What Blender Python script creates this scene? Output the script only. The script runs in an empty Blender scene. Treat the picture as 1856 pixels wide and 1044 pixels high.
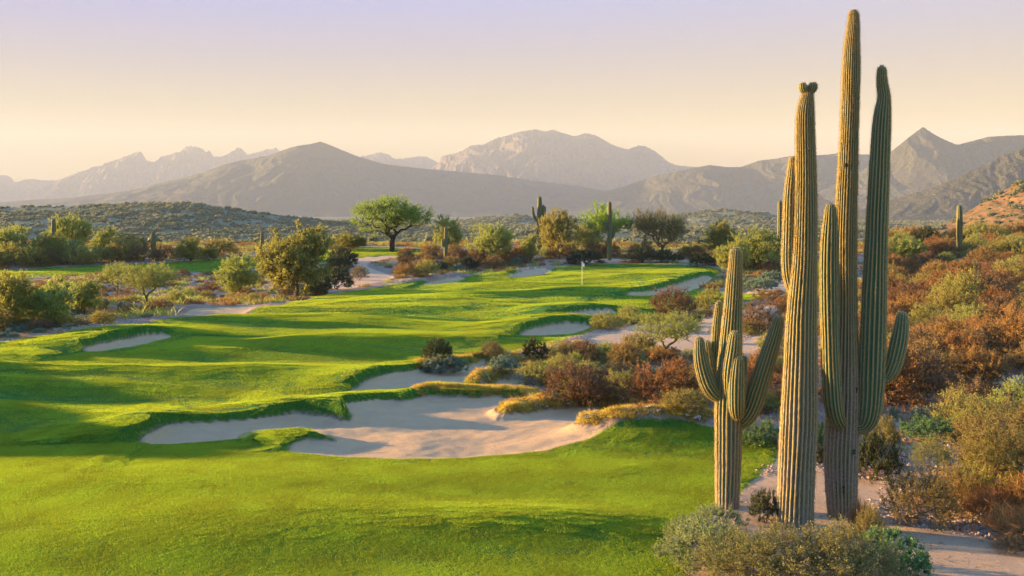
import bpy, math, numpy as np
from mathutils import Vector
R = math.radians
F = 1783.0; CX = 928.0; HY = 385.0; ZC = 5.6      # photo focal length in pixels, principal column, eye-level row, eye height
scene = bpy.context.scene
col = scene.collection

# ------------------------------------------------------------------ noise
def _hash(ix, iy, seed):
    h = (ix.astype(np.int64) * 374761393 + iy.astype(np.int64) * 668265263 + seed * 974634777) & 0xffffffff
    h = ((h ^ (h >> 13)) * 1274126177) & 0xffffffff
    h = ((h ^ (h >> 16)) * 2246822519) & 0xffffffff
    return (h ^ (h >> 15)) & 0xffffffff
def noise(x, y, seed=0):
    x = np.asarray(x, float); y = np.asarray(y, float)
    ix = np.floor(x); iy = np.floor(y); fx = x - ix; fy = y - iy
    def g(i, j):
        a = _hash(ix + i, iy + j, seed) * (2 * math.pi / 4294967296.0)
        return np.cos(a) * (fx - i) + np.sin(a) * (fy - j)
    u = fx * fx * fx * (fx * (fx * 6 - 15) + 10); v = fy * fy * fy * (fy * (fy * 6 - 15) + 10)
    a = g(0, 0); b = g(1, 0); c = g(0, 1); d = g(1, 1)
    return ((a + u * (b - a)) * (1 - v) + (c + u * (d - c)) * v) * 1.5
def fbm(x, y, seed=0, octs=4, gain=0.5):
    s = 0; a = 1.0; t = 0
    for o in range(octs):
        s = s + a * noise(x * 2 ** o + o * 17.3, y * 2 ** o - o * 9.1, seed + o); t += a; a *= gain
    return s / t
def sstep(a, b, x):
    t = np.clip((x - a) / (b - a), 0, 1); return t * t * (3 - 2 * t)

# ------------------------------------------------------------------ base ground profile
_zt = [(0,-5.1),(14.2,-5.3),(17,-5.48),(22.8,-5.69),(29,-5.77),(38.5,-5.94),(50,-6.03),(64,-6.28),(80,-6.62),(92,-6.8),
       (104,-6.62),(116,-6.2),(125,-5.78),(135,-5.35),(150,-5.05),(165,-5.3),(200,-7.5),(260,-11),(400,-15),(9000,-15)]
_dg = np.concatenate([np.arange(0, 420, 0.25), [9000.]])
_zg = np.interp(_dg, [a for a, b in _zt], [b for a, b in _zt])
_k = np.ones(25) / 25
_zs = _zg.copy(); _zs[:-1] = np.convolve(np.pad(_zg[:-1], 12, mode='edge'), _k, 'valid')
def base(y): return np.interp(y, _dg, _zs)
_pyg = HY + F * (-_zs[20:1600]) / _dg[20:1600]
def ground0(px, py):
    """point on the smooth base ground seen at a photo pixel"""
    d = np.interp(-np.asarray(py, float), -_pyg, _dg[20:1600])
    return np.stack([(np.asarray(px, float) - CX) / F * d, d], -1)
def smooth_poly(p, n=2, closed=True):
    p = np.asarray(p, float)
    for _ in range(n):
        q = np.roll(p, -1, 0) if closed else p[1:]
        a = p if closed else p[:-1]
        m = np.empty((len(a) * 2, p.shape[1])); m[0::2] = a * .75 + q * .25; m[1::2] = a * .25 + q * .75
        if not closed: m = np.vstack([p[:1], m, p[-1:]])
        p = m
    return p
BUMPS = []
def relief(X, Y):
    z = base(Y); d = np.maximum(Y, 4.0); px = CX + F * X / d
    # the fairway leans up to the left, the desert slope rises to the right
    z = z + .5 * sstep(-9, -30, X) * sstep(90, 45, Y) * sstep(10, 20, Y)
    z = z + 2.3 * sstep(1480, 2050, px) * sstep(34, 95, Y) * sstep(260, 130, Y)
    z = z + .7 * sstep(10, 26, X) * sstep(12, 30, Y) * sstep(80, 40, Y)
    z = z - .5 * sstep(700, 100, px) * sstep(58, 72, Y) * sstep(104, 88, Y)     # the wash beyond the left edge of the fairway
    for bx, by, rx, ry, a in BUMPS: z = z + a * np.exp(-((X - bx) / rx) ** 2 - ((Y - by) / ry) ** 2)
    return z
def ground_s(px, py):
    d = np.concatenate([np.arange(11, 60, .06), np.arange(60, 300, .3)]); D = d[None, :]; PX = np.asarray(px, float)[:, None]
    z = relief((PX - CX) / F * D, D + 0 * PX); seen = -(np.asarray(py, float)[:, None] - HY) / F * D
    k = np.argmax(z >= seen, axis=1); dd = d[k]; far = ~(z >= seen).any(1); g0 = ground0(px, py); near = np.asarray(py) > 1100
    out = np.stack([(np.asarray(px, float) - CX) / F * dd, dd], -1); m = far | near; out[m] = g0[m]; return out
def to_ground(pts):
    pts = np.asarray(pts, float); g = ground_s(pts[:, 0], pts[:, 1])
    return np.hstack([g, pts[:, 2:]]) if pts.shape[1] > 2 else g
def sdf(poly, X, Y, margin=6.0):
    """signed distance, positive inside; -margin far away"""
    out = np.full(X.shape, -margin)
    lo = poly.min(0) - margin; hi = poly.max(0) + margin
    m = (X > lo[0]) & (X < hi[0]) & (Y > lo[1]) & (Y < hi[1])
    if not m.any(): return out
    x = X[m]; y = Y[m]; best = np.full(x.shape, 1e9); ins = np.zeros(x.shape, bool)
    q = np.roll(poly, -1, 0)
    for (ax, ay), (bx, by) in zip(poly, q):
        dx, dy = bx - ax, by - ay; L = dx * dx + dy * dy + 1e-12
        t = np.clip(((x - ax) * dx + (y - ay) * dy) / L, 0, 1)
        best = np.minimum(best, (x - ax - t * dx) ** 2 + (y - ay - t * dy) ** 2)
        if ay != by:
            c = ((ay > y) != (by > y)) & (x < (bx - ax) * (y - ay) / (by - ay) + ax); ins ^= c
    d = np.sqrt(best); out[m] = np.where(ins, d, np.maximum(-d, -margin)); return out
def lined(line, X, Y, margin=8.0):
    """distance to an open polyline and the interpolated third column"""
    D = np.full(X.shape, margin); V = np.zeros(X.shape); B = np.zeros(X.shape)
    lo = line[:, :2].min(0) - margin; hi = line[:, :2].max(0) + margin
    m = (X > lo[0]) & (X < hi[0]) & (Y > lo[1]) & (Y < hi[1])
    if not m.any(): return D, V, B
    x = X[m]; y = Y[m]; best = np.full(x.shape, 1e9); val = np.zeros(x.shape); beh = np.zeros(x.shape)
    for a, b in zip(line[:-1], line[1:]):
        dx, dy = b[0] - a[0], b[1] - a[1]; L = dx * dx + dy * dy + 1e-12
        t = np.clip(((x - a[0]) * dx + (y - a[1]) * dy) / L, 0, 1)
        d = (x - a[0] - t * dx) ** 2 + (y - a[1] - t * dy) ** 2
        k = d < best; best = np.where(k, d, best); val = np.where(k, a[2] + (b[2] - a[2]) * t, val); beh = np.where(k, (dx * (y - a[1]) - dy * (x - a[0])) / math.sqrt(L), beh)
    D[m] = np.sqrt(best); V[m] = val; B[m] = beh; return D, V, B

# ------------------------------------------------------------------ course layout (traced outlines laid on the ground)
SAND = [
 [(251,806),(260,799),(287,784),(309,774),(358,770),(415,767),(472,765),(528,755),(566,758),(619,765),(640,767),(634,757),(618,746),
  (605,740),(611,737),(653,733),(700,727),(733,733),(759,722),(802,724),(888,724),(960,725),(925,738),(900,748),(905,757),(950,753),
  (1000,745),(1060,739),(1110,745),(1128,753),(1080,757),(1050,768),(1040,780),(1110,774),(1085,790),(1030,808),(960,820),(880,828),(760,833),
  (700,832),(604,827),(524,821),(517,816),(547,802),(566,799),(604,804),(608,800),(590,792),(560,788),(528,787),(453,793),(377,800),(324,805)],
 [(651,705),(659,694),(694,685),(741,677),(767,672),(832,672),(866,661),(888,661),(886,672),(858,683),(845,700),(800,706),(759,707),(715,711),(664,711),(629,709)],
 [(888,696),(931,689),(952,693),(944,706),(890,706)],
 [(147,636),(172,629),(205,623),(226,618),(269,610),(302,608),(312,610),(280,619),(237,629),(194,635),(155,638)],
 [(940,606),(979,595),(1028,589),(1063,589),(1075,593),(1050,602),(1031,606),(947,609)],
 [(1010,574),(1050,567),(1115,563),(1118,568),(1076,571),(1018,575)],
 [(1120,536),(1189,527),(1238,514),(1286,500),(1292,505),(1280,514),(1262,524),(1230,533),(1189,537)],
 [(911,503),(947,493),(995,485),(1003,494),(957,502)],
 [(755,517),(804,507),(846,503),(835,511),(800,516)],
 [(320,571),(343,561),(420,555),(478,553),(466,560),(388,571)],
]
WASH = [   # pale loose sand of the washes and cart paths
 [(610,474),(642,466),(700,463),(760,463),(700,470),(655,480),(691,490),(717,504),(710,513),(640,524),(590,531),(548,520),(562,501),(620,492),(640,482)],
 [(1034,616),(1100,600),(1161,590),(1200,585),(1240,578),(1290,572),(1330,560),(1390,548),(1420,543),(1425,552),(1380,575),(1330,600),(1290,640),(1240,650),(1168,632),(1080,628)],
 [(1380,540),(1430,528),(1436,508),(1405,505),(1400,520),(1340,528)],
 [(1290,640),(1340,610),(1430,600),(1430,660),(1350,690)],
 [(1260,950),(1340,896),(1411,826),(1430,800),(1500,860),(1560,868),(1620,862),(1660,840),(1700,815),(1745,800),(1745,835),(1680,870),(1620,905),(1600,950),(1700,958),(1860,985),(2100,1000),(2400,1300),(1500,1400),(1230,1300)],
 [(1250,476),(1110,474),(1040,478),(1000,470),(1080,466),(1180,470),(1240,466),(1262,472)],
 [(1640,664),(1760,668),(1860,682),(1990,690),(1990,705),(1850,704),(1780,700)],
 [(1690,598),(1760,592),(1860,588),(1860,600),(1740,606)],
]
TURF = [
 [(-1400,1500),(1240,1500),(1245,1050),(1262,960),(1340,894),(1411,826),(1414,802),(1350,786),(1290,778),(1235,768),(1170,770),(1110,774),(1085,790),(1030,808),
  (960,822),(900,790),(905,757),(925,738),(960,725),(962,712),(900,708),(845,700),(858,683),(886,672),(880,655),(862,660),(838,662),(880,648),(930,640),(985,632),(1034,614),(1075,602),
  (1130,580),(1160,574),(1230,560),(1290,550),(1386,545),(1388,532),(1290,530),(1262,524),(1285,505),(1312,492),(1300,486),(1250,482),(1130,477),
  (1040,482),(1005,486),(910,498),(850,503),(760,515),(700,521),(590,533),(540,545),(470,560),(390,572),(325,573),(270,581),(200,601),(140,611),(60,619),(0,626),(-400,655),(-1500,740)],
 [(-500,504),(0,490),(60,487),(150,483),(270,479),(330,473),(400,469),(470,466),(600,452),(680,449),(770,454),(822,460),(700,463),(640,466),(600,475),(480,482),(400,491),(330,494),(180,499),(0,504),(-500,516)],
]
ROUGH = [   # unmown golden grass on the fingers between the bunkers
 [(898,750),(925,736),(960,724),(1000,721),(1080,728),(1150,736),(1230,744),(1280,738),(1296,752),(1160,752),(1110,745),(1060,738),(1000,744),(950,753),(906,758)],
 [(1038,780),(1052,764),(1090,755),(1160,748),(1230,744),(1290,738),(1300,772),(1235,766),(1160,768),(1110,773),(1060,778)],
 [(843,702),(862,684),(900,671),(940,660),(990,654),(1050,656),(1090,662),(1040,676),(960,682),(925,688),(885,698),(868,704)],
 [(745,729),(752,712),(775,704),(850,708),(952,710),(990,716),(975,727),(888,724),(802,724),(762,722)],
 [(750,672),(752,664),(770,660),(860,658),(890,648),(930,645),(1000,650),(985,656),(892,661),(832,673),(770,674)],
 [(1262,525),(1268,510),(1290,500),(1315,498),(1316,520),(1290,528)],
 [(1120,590),(1060,604),(1085,588),(1140,570),(1200,562),(1190,580)],
]
LIPS = [   # sand edges with a raised turf lip behind them: (px, py, height m), reach m
 ([(251,806,.04),(260,799,.34),(287,784,.36),(309,774,.26),(358,770,.18),(415,767,.20),(472,765,.22),(528,755,.30),(566,758,.42),(619,765,.36),(638,766,.12)],2.2),
 ([(560,742,.05),(605,739,.22),(653,733,.22),(700,727,.17),(733,733,.18),(759,722,.20),(802,724,.20),(888,724,.16),(965,726,.12),(990,728,.06)],1.2),
 ([(440,818,.0),(490,817,.04),(517,815,.09),(547,802,.14),(566,799,.15),(604,804,.11),(610,803,.03)],2.6),
 ([(640,706,.16),(659,694,.24),(694,685,.26),(741,677,.2),(767,672,.24),(832,672,.26),(866,661,.2),(888,661,.2)],1.6),
 ([(585,708,.08),(620,707,.3),(648,704,.34),(655,701,.1)],1.3),
 ([(120,641,.1),(147,636,.28),(172,629,.36),(205,623,.4),(237,615,.36),(269,610,.32),(302,608,.28),(318,608,.1)],3.0),
 ([(925,608,.15),(944,604,.34),(979,595,.40),(1028,589,.38),(1063,589,.32),(1080,592,.1)],3.0),
 ([(975,576,.15),(1010,573,.36),(1050,567,.4),(1115,563,.32),(1130,563,.1)],3.0),
 ([(1110,538,.1),(1125,536,.25),(1189,527,.42),(1238,514,.46),(1286,500,.42),(1300,498,.1)],5.0),
 ([(900,505,.1),(911,502,.3),(947,493,.35),(995,485,.3),(1005,486,.1)],3.0),
 ([(750,518,.1),(804,507,.3),(846,503,.3),(856,503,.1)],3.0),
 ([(898,752,.16),(905,757,.19),(950,753,.18),(1000,744,.15),(1060,738,.12),(1110,745,.1)],1.2),
 ([(1038,780,.2),(1060,779,.2),(1110,773,.17),(1160,769,.14),(1235,766,.1)],1.0),
 ([(843,702,.2),(868,704,.26),(885,697,.24),(925,688,.2),(952,692,.15)],0.9),
]
# mounds and hollows: (px, py, radius across m, radius along the view m, height m)
BUMPS = [
 (1250,792,3.0,1.5,.45),(1120,800,1.8,1.0,.1),
 (-760,742,6.5,2.2,1.8),(-1150,700,8,4.5,3.0),(-330,752,4,1.5,.6),(-60,716,4,1.2,.35),(-420,690,6,1.0,1.2),  # mounds out of view at the left, added to cast shade across turf and bunkers
 (780,556,7,5,.55),(960,540,10,5,.5),(1150,548,8,4,.3),(620,590,5,3,.45),(560,628,4.2,2.2,.34),(330,645,6,2.6,.20),(300,675,6,2.5,.14),
 (740,925,6,2.4,.08),(150,895,9,2.8,.16),(960,962,2.6,1.1,.22),
 (480,690,5,2.4,.3),(100,690,4,1.5,.25),(700,620,5,3,.25),(1080,510,9,5,.35),(900,520,8,4,.3),(1200,498,8,6,.25),
 (-420,612,12,3.0,.8),(-330,665,8,2.4,.45),(400,480,22,8,.6),(30,478,12,6,.7),
 (420,586,8,1.8,.3),(600,566,8,2.2,.3),
]
BUMPS = [(*ground0(a, b), c, d, e) for a, b, c, d, e in BUMPS]
SAND = [smooth_poly(to_ground(p), 2) for p in SAND]; WASH = [smooth_poly(to_ground(p), 2) for p in WASH]
TURF = [smooth_poly(to_ground(p), 1) for p in TURF]; ROUGH = [smooth_poly(to_ground(p), 2) for p in ROUGH]
LIPS = [(smooth_poly(to_ground(p), 1, False), w) for p, w in LIPS]

def zones(X, Y):
    X = np.asarray(X, float); Y = np.asarray(Y, float)
    wx = X + .10 * noise(X * 1.1, Y * 1.1, 71) + .03 * noise(X * 5, Y * 5, 72); wy = Y + .10 * noise(X * 1.1, Y * 1.1, 73) + .03 * noise(X * 5, Y * 5, 74)
    mx = lambda L: np.max([sdf(p, wx, wy) for p in L], 0)
    sand = mx(SAND); wash = mx(WASH); rough = mx(ROUGH); turf = np.minimum(mx(TURF), -sand)
    return sand, wash, rough, turf
def height(X, Y, Z=None):
    X = np.asarray(X, float); Y = np.asarray(Y, float)
    sand, wash, rough, turf = Z if Z is not None else zones(X, Y)
    z = relief(X, Y)
    calm = sstep(0.3, 5.0, turf)
    z = z + calm * (.15 * noise(X / 8.0 + 3, Y / 3.4, 5) + .018 * noise(X / 2.9, Y / 1.9, 6)) * sstep(6, 20, Y)
    z = z + calm * sstep(50, 75, Y) * (.28 * noise(X / 13.0, Y / 7.0, 9))
    off = 1 - sstep(-.5, .8, turf); off = off * (1 - sstep(-.6, 0, sand))
    z = z + off * (.12 * fbm(X / 3.0, Y / 3.0, 11, 4) + .5 * noise(X / 17, Y / 17, 12) * sstep(30, 60, Y)) * (1 - .75 * sstep(-.2, .5, wash))
    z = z + off * (1 - sstep(-.2, .3, wash)) * .025 * noise(X * 3.3, Y * 3.3, 13)
    lip = np.zeros_like(z)
    for line, w in LIPS:
        D, V, B = lined(line, X, Y)
        lip = np.maximum(lip, V * sstep(-.30, .10, B) * np.exp(-(np.maximum(D - .25, 0) / w) ** 2))
    z = z + 1.35 * lip * sstep(-.03, .26, -sand) * (1 + .14 * noise(X * .8, Y * .8, 15))
    z = z + .07 * sstep(0.0, .5, rough) + .05 * sstep(-.3, .5, rough) * noise(X * 1.9, Y * 1.9, 16)
    z = z + .10 * sstep(.5, 0, sand) * sstep(-.05, .02, sand) * sstep(0, .2, lip)              # sand swept up against the lip
    z = z + sstep(0, .4, sand) * (.05 * noise(X / 1.6, Y / 1.1, 17) + .012 * noise(X * 2.5, Y * 4, 18) - .05)
    return z
def gz(x, y): return float(height(np.array([x]), np.array([y]))[0]) + ZC
def hit(px, py):
    """first point of the real ground seen at a photo pixel"""
    d = np.concatenate([np.arange(12, 60, .1), np.arange(60, 300, .4)])
    x = (px - CX) / F * d; z = height(x, d); r = -(py - HY) / F * d
    k = np.nonzero(z >= r)[0]; i = k[0] if len(k) else len(d) - 1
    return float(x[i]), float(d[i])

# ------------------------------------------------------------------ mesh helpers
def mesh_np(name, V, faces, mats, smooth=True, matidx=None, attrs=None):
    """faces: list of int arrays, each (n, k)"""
    me = bpy.data.meshes.new(name); V = np.asarray(V, np.float32)
    faces = [np.asarray(f, np.int32) for f in faces if len(f)]
    me.vertices.add(len(V)); me.vertices.foreach_set('co', V.ravel())
    tot = sum(f.size for f in faces); n = sum(len(f) for f in faces)
    me.loops.add(tot); me.loops.foreach_set('vertex_index', np.concatenate([f.ravel() for f in faces]))
    sizes = np.concatenate([np.full(len(f), f.shape[1], np.int32) for f in faces])
    me.polygons.add(n); me.polygons.foreach_set('loop_start', np.concatenate([[0], np.cumsum(sizes)[:-1]]).astype(np.int32))
    me.polygons.foreach_set('use_smooth', np.full(n, bool(smooth)))
    for m in (mats if isinstance(mats, (list, tuple)) else [mats]): me.materials.append(m)
    if matidx is not None: me.polygons.foreach_set('material_index', np.asarray(matidx, np.int32))
    for k, a in (attrs or {}).items():
        at = me.attributes.new(k, 'FLOAT', 'POINT'); at.data.foreach_set('value', np.asarray(a, np.float32))
    me.update(calc_edges=True); me.validate(); return me
def link(name, me, parent=None, loc=None):
    o = bpy.data.objects.new(name, me); col.objects.link(o)
    if parent: o.parent = parent
    if loc is not None: o.location = loc
    return o
def tag(o, label=None, cat=None, group=None, kind=None):
    if label: o['label'] = label
    if cat: o['category'] = cat
    if group: o['group'] = group
    if kind: o['kind'] = kind
    return o
def grid_faces(nr, nc, wrap=False):
    i = np.arange(nr - 1)[:, None]; j = np.arange(nc if wrap else nc - 1)[None, :]; j2 = (j + 1) % nc
    return np.stack([i * nc + j, i * nc + j2, (i + 1) * nc + j2, (i + 1) * nc + j], -1).reshape(-1, 4)

# ------------------------------------------------------------------ materials
class NT:
    def __init__(s, name):
        s.m = bpy.data.materials.new(name); s.m.use_nodes = True; s.t = s.m.node_tree; s.t.nodes.clear()
        s.out = s.n('ShaderNodeOutputMaterial')
    def n(s, typ, **kw):
        nd = s.t.nodes.new(typ)
        for k, v in kw.items():
            if k.startswith('i_'): nd.inputs[k[2:].replace('_', ' ')].default_value = v
            else: setattr(nd, k, v)
        return nd
    def l(s, a, b): s.t.links.new(a, b)
    def pos(s): return s.n('ShaderNodeNewGeometry').outputs['Position']
    def noise(s, vec, scale, detail=4, rough=.55, dims='3D'):
        nd = s.n('ShaderNodeTexNoise', noise_dimensions=dims); nd.inputs['Scale'].default_value = scale
        nd.inputs['Detail'].default_value = detail; nd.inputs['Roughness'].default_value = rough
        if vec is not None: s.l(vec, nd.inputs['Vector'])
        return nd.outputs['Fac']
    def ramp(s, fac, stops):
        nd = s.n('ShaderNodeValToRGB'); e = nd.color_ramp.elements
        while len(e) < len(stops): e.new(.5)
        for el, (p, c) in zip(e, stops):
            el.position = p; el.color = (*c, 1) if not isinstance(c, (int, float)) else (c, c, c, 1)
        s.l(fac, nd.inputs['Fac']); return nd.outputs['Color']
    def mix(s, f, a, b, blend='MIX'):
        nd = s.n('ShaderNodeMix', data_type='RGBA', blend_type=blend)
        for v, i in ((f, 0), (a, 6), (b, 7)):
            if hasattr(v, 'is_output') or hasattr(v, 'links'): s.l(v, nd.inputs[i])
            elif i == 0: nd.inputs[0].default_value = v
            else: nd.inputs[i].default_value = (*v, 1)
        return nd.outputs[2]
    def math(s, op, a, b=None, c=None, clamp=False):
        nd = s.n('ShaderNodeMath', operation=op, use_clamp=clamp)
        for i, v in enumerate((a, b, c)):
            if v is None: continue
            if isinstance(v, (int, float)): nd.inputs[i].default_value = v
            else: s.l(v, nd.inputs[i])
        return nd.outputs[0]
    def mapr(s, v, a, b, c=0, d=1):
        nd = s.n('ShaderNodeMapRange'); s.l(v, nd.inputs[0])
        for i, x in enumerate((a, b, c, d)): nd.inputs[i + 1].default_value = x
        return nd.outputs[0]
    def attr(s, name, typ='GEOMETRY'): 
        return s.n('ShaderNodeAttribute', attribute_name=name, attribute_type=typ)
    def bump(s, h, dist, strength=1.0, nrm=None):
        nd = s.n('ShaderNodeBump'); nd.inputs['Distance'].default_value = dist; nd.inputs['Strength'].default_value = strength
        s.l(h, nd.inputs['Height'])
        if nrm is not None: s.l(nrm, nd.inputs['Normal'])
        return nd.outputs['Normal']
    def princ(s, color, rough=.9, nrm=None, spec=.2):
        nd = s.n('ShaderNodeBsdfPrincipled')
        if hasattr(color, 'links'): s.l(color, nd.inputs['Base Color'])
        else: nd.inputs['Base Color'].default_value = (*color, 1)
        if isinstance(rough, (int, float)): nd.inputs['Roughness'].default_value = rough
        else: s.l(rough, nd.inputs['Roughness'])
        nd.inputs['Specular IOR Level'].default_value = spec
        if nrm is not None: s.l(nrm, nd.inputs['Normal'])
        return nd.outputs[0]
    def done(s, sh): s.l(sh, s.out.inputs['Surface']); return s.m

def leaf_mat(name, c1, c2, c3=None, trans=.35, tcol=None, rough=.7, spec=.15):
    """leaves: colour varies per leaf (tint) and per plant; part of the light passes through"""
    t = NT(name); a = t.attr('tint').outputs['Fac']
    rnd = t.n('ShaderNodeObjectInfo').outputs['Random']
    c = t.mix(a, c1, c2)
    if c3: c = t.mix(t.mapr(rnd, .35, 1, 0, .8), c, c3)
    hv = t.n('ShaderNodeHueSaturation'); t.l(c, hv.inputs['Color']); t.l(t.mapr(rnd, 0, 1, .75, 1.25), hv.inputs['Value'])
    t.l(t.mapr(rnd, 0, 1, .488, .512), hv.inputs['Hue']); c = hv.outputs[0]
    p = t.princ(c, rough, spec=spec); tr = t.n('ShaderNodeBsdfTranslucent')
    if tcol: t.l(t.mix(1.0, c, tcol, 'MULTIPLY'), tr.inputs['Color'])
    else: t.l(c, tr.inputs['Color'])
    mx = t.n('ShaderNodeMixShader'); mx.inputs[0].default_value = trans
    t.l(p, mx.inputs[1]); t.l(tr.outputs[0], mx.inputs[2]); return t.done(mx.outputs[0])
def bark_mat(name, c1, c2):
    t = NT(name); p = t.n('ShaderNodeTexCoord').outputs['Object']
    n = t.noise(p, 14, 5); return t.done(t.princ(t.mix(t.ramp(n, [(.35, 0), (.65, 1)]), c1, c2), .9, t.bump(n, .02)))

def ground_mat():
    t = NT('course ground'); P = t.pos()
    n1 = t.noise(P, 9, 5, .65); n2 = t.noise(P, .35, 4); n3 = t.noise(P, 55, 3, .7); n4 = t.noise(P, 1.7, 5, .6)
    wob = t.math('MULTIPLY', t.math('SUBTRACT', n1, .5), .16)
    def edge(nm, a, b): return t.mapr(t.math('ADD', t.attr(nm).outputs['Fac'], wob), a, b)
    # turf soil under the blades
    turfc = t.mix(t.ramp(n4, [(.35, 0), (.65, 1)]), (.045, .165, .022), (.070, .20, .026))
    turfc = t.mix(t.ramp(n3, [(.3, 0), (.7, 1)]), t.mix(1, turfc, (.6, .7, .6), 'MULTIPLY'), turfc)
    roughc = t.mix(n1, (.20, .14, .035), (.12, .12, .03))
    # desert gravel
    vor = t.n('ShaderNodeTexVoronoi'); vor.inputs['Scale'].default_value = 11; t.l(P, vor.inputs['Vector'])
    vor2 = t.n('ShaderNodeTexVoronoi'); vor2.inputs['Scale'].default_value = 3.2; t.l(P, vor2.inputs['Vector'])
    dirt = t.mix(t.ramp(n2, [(.35, 0), (.65, 1)]), (.26, .165, .105), (.33, .22, .15))
    dirt = t.mix(t.ramp(n4, [(.4, 0), (.62, 1)]), dirt, (.20, .135, .095))
    dirt = t.mix(t.math('MULTIPLY', vor.outputs['Color'], .45), dirt, (.42, .33, .27))
    dirt = t.mix(t.ramp(vor2.outputs['Distance'], [(.10, .75), (.22, 0)]), dirt, (.17, .13, .10))
    washc = t.mix(t.ramp(n4, [(.3, 0), (.7, 1)]), (.52, .365, .235), (.44, .31, .20))
    washc = t.mix(t.ramp(n3, [(.35, .5), (.5, 0)]), washc, (.33, .24, .17))
    sandc = t.mix(t.ramp(n4, [(.3, 0), (.7, 1)]), (.50, .355, .205), (.44, .31, .18))
    sandc = t.mix(t.ramp(n3, [(.3, .35), (.45, 0)]), sandc, (.42, .31, .23))
    lipbrown = t.mix(n1, (.28, .19, .12), (.42, .31, .22))
    c = t.mix(edge('wash', -.12, .12), dirt, washc)
    c = t.mix(edge('rough', -.1, .1), c, roughc)
    c = t.mix(edge('turf', -.04, .04), c, turfc)
    # sand face below the lip turns browner in its first hand's breadth
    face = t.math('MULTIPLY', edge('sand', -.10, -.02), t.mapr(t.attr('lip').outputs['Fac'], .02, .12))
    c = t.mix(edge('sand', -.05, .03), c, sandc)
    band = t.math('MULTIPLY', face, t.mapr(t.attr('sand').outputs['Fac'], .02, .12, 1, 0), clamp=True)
    c = t.mix(t.math('MULTIPLY', band, .8), c, lipbrown)
    # rake lines in the bunkers
    wv = t.n('ShaderNodeTexWave', wave_type='BANDS', bands_direction='Y'); t.l(P, wv.inputs['Vector'])
    wv.inputs['Scale'].default_value = 3.4; wv.inputs['Distortion'].default_value = 5; wv.inputs['Detail'].default_value = 2; wv.inputs['Detail Scale'].default_value = .35
    sandm = edge('sand', 0, .25)
    hb = t.math('ADD', t.math('MULTIPLY', n3, .8), t.math('MULTIPLY', t.math('MULTIPLY', wv.outputs['Fac'], sandm), .45))
    hb = t.math('ADD', hb, t.math('MULTIPLY', n1, .9))
    turfm = edge('turf', -.04, .04)
    dist = t.math('MULTIPLY', hb, t.math('ADD', t.math('MULTIPLY', turfm, .03), t.mapr(sandm, 0, 1, .05, .04)))
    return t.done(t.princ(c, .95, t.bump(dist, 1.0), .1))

MAT = {}
MAT['ground'] = ground_mat()

# ------------------------------------------------------------------ terrain mesh
def build_course():
    d = [3.0]
    while d[-1] < 400:
        r = 1.0045 if d[-1] < 36 else (1.006 if d[-1] < 100 else 1.012)
        if d[-1] < 13: r = 1.02
        d.append(d[-1] * r)
    d = np.array(d)
    u = np.concatenate([np.linspace(-2600, -200, 90, endpoint=False), np.linspace(-200, 0, 40, endpoint=False), np.linspace(0, 1440, 560, endpoint=False), np.linspace(1440, 1900, 140, endpoint=False), np.linspace(1900, 3600, 70)])
    D, U = np.meshgrid(d, u, indexing='ij'); X = (U - CX) / F * D
    # widen the first rows so that the ground also reaches well to the sides
    x = X.ravel(); y = D.ravel(); Z = zones(x, y); h = height(x, y, Z) + ZC
    lip = np.zeros_like(x)
    for line, w in LIPS:
        Dd, V, B = lined(line, x, y, 1.5); lip = np.maximum(lip, V * sstep(-.5, 0, B) * np.exp(-(Dd / .5) ** 2))
    V = np.stack([x, y, h], -1)
    me = mesh_np('course_ground', V, [grid_faces(len(d), len(u))], MAT['ground'], True, None,
                 dict(sand=Z[0], wash=Z[1], rough=Z[2], turf=Z[3], lip=lip))
    o = link('ground', me); tag(o, kind='structure', label='rolling golf course ground of turf, bunker sand and desert gravel')
build_course()

# ------------------------------------------------------------------ far ground and mountains
def rock_mat(name, rock, rock2, scrub, scale, scrub_amt=.5, bumpd=3.0):
    t = NT(name); P = t.pos(); a = t.noise(P, scale, 6, .6); b = t.noise(P, scale * 7, 4, .65); c = t.noise(P, scale * 26, 3, .7)
    k = t.mix(t.ramp(a, [(.38, 0), (.62, 1)]), rock, rock2)
    k = t.mix(t.ramp(b, [(.5 - scrub_amt * .2, 1), (.56, 0)]), k, scrub)
    k = t.mix(t.ramp(c, [(.47, .8 * scrub_amt), (.53, 0)]), k, tuple(v * .7 for v in scrub))
    hh = t.math('ADD', t.math('MULTIPLY', a, 1.0), t.math('ADD', t.math('MULTIPLY', b, .35), t.math('MULTIPLY', c, .12)))
    return t.done(t.princ(k, .95, t.bump(hh, bumpd), .05))
MAT['rock_far'] = rock_mat('far rock', (.085, .07, .07), (.11, .08, .075), (.07, .065, .05), .006, .5, 25)
MAT['rock_mid'] = rock_mat('mid rock', (.095, .08, .065), (.075, .072, .05), (.05, .062, .035), .013, .9, 22)
MAT['rock_near'] = rock_mat('hill rock', (.25, .135, .065), (.20, .115, .055), (.12, .095, .04), .06, .45, 1.2)
MAT['scrub_hill'] = rock_mat('scrub hill', (.17, .175, .115), (.155, .17, .105), (.12, .145, .08), .03, .9, 2.0)
MAT['plain'] = rock_mat('desert plain', (.27, .215, .14), (.19, .17, .105), (.085, .105, .05), .012, .9, 1.0)

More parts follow.
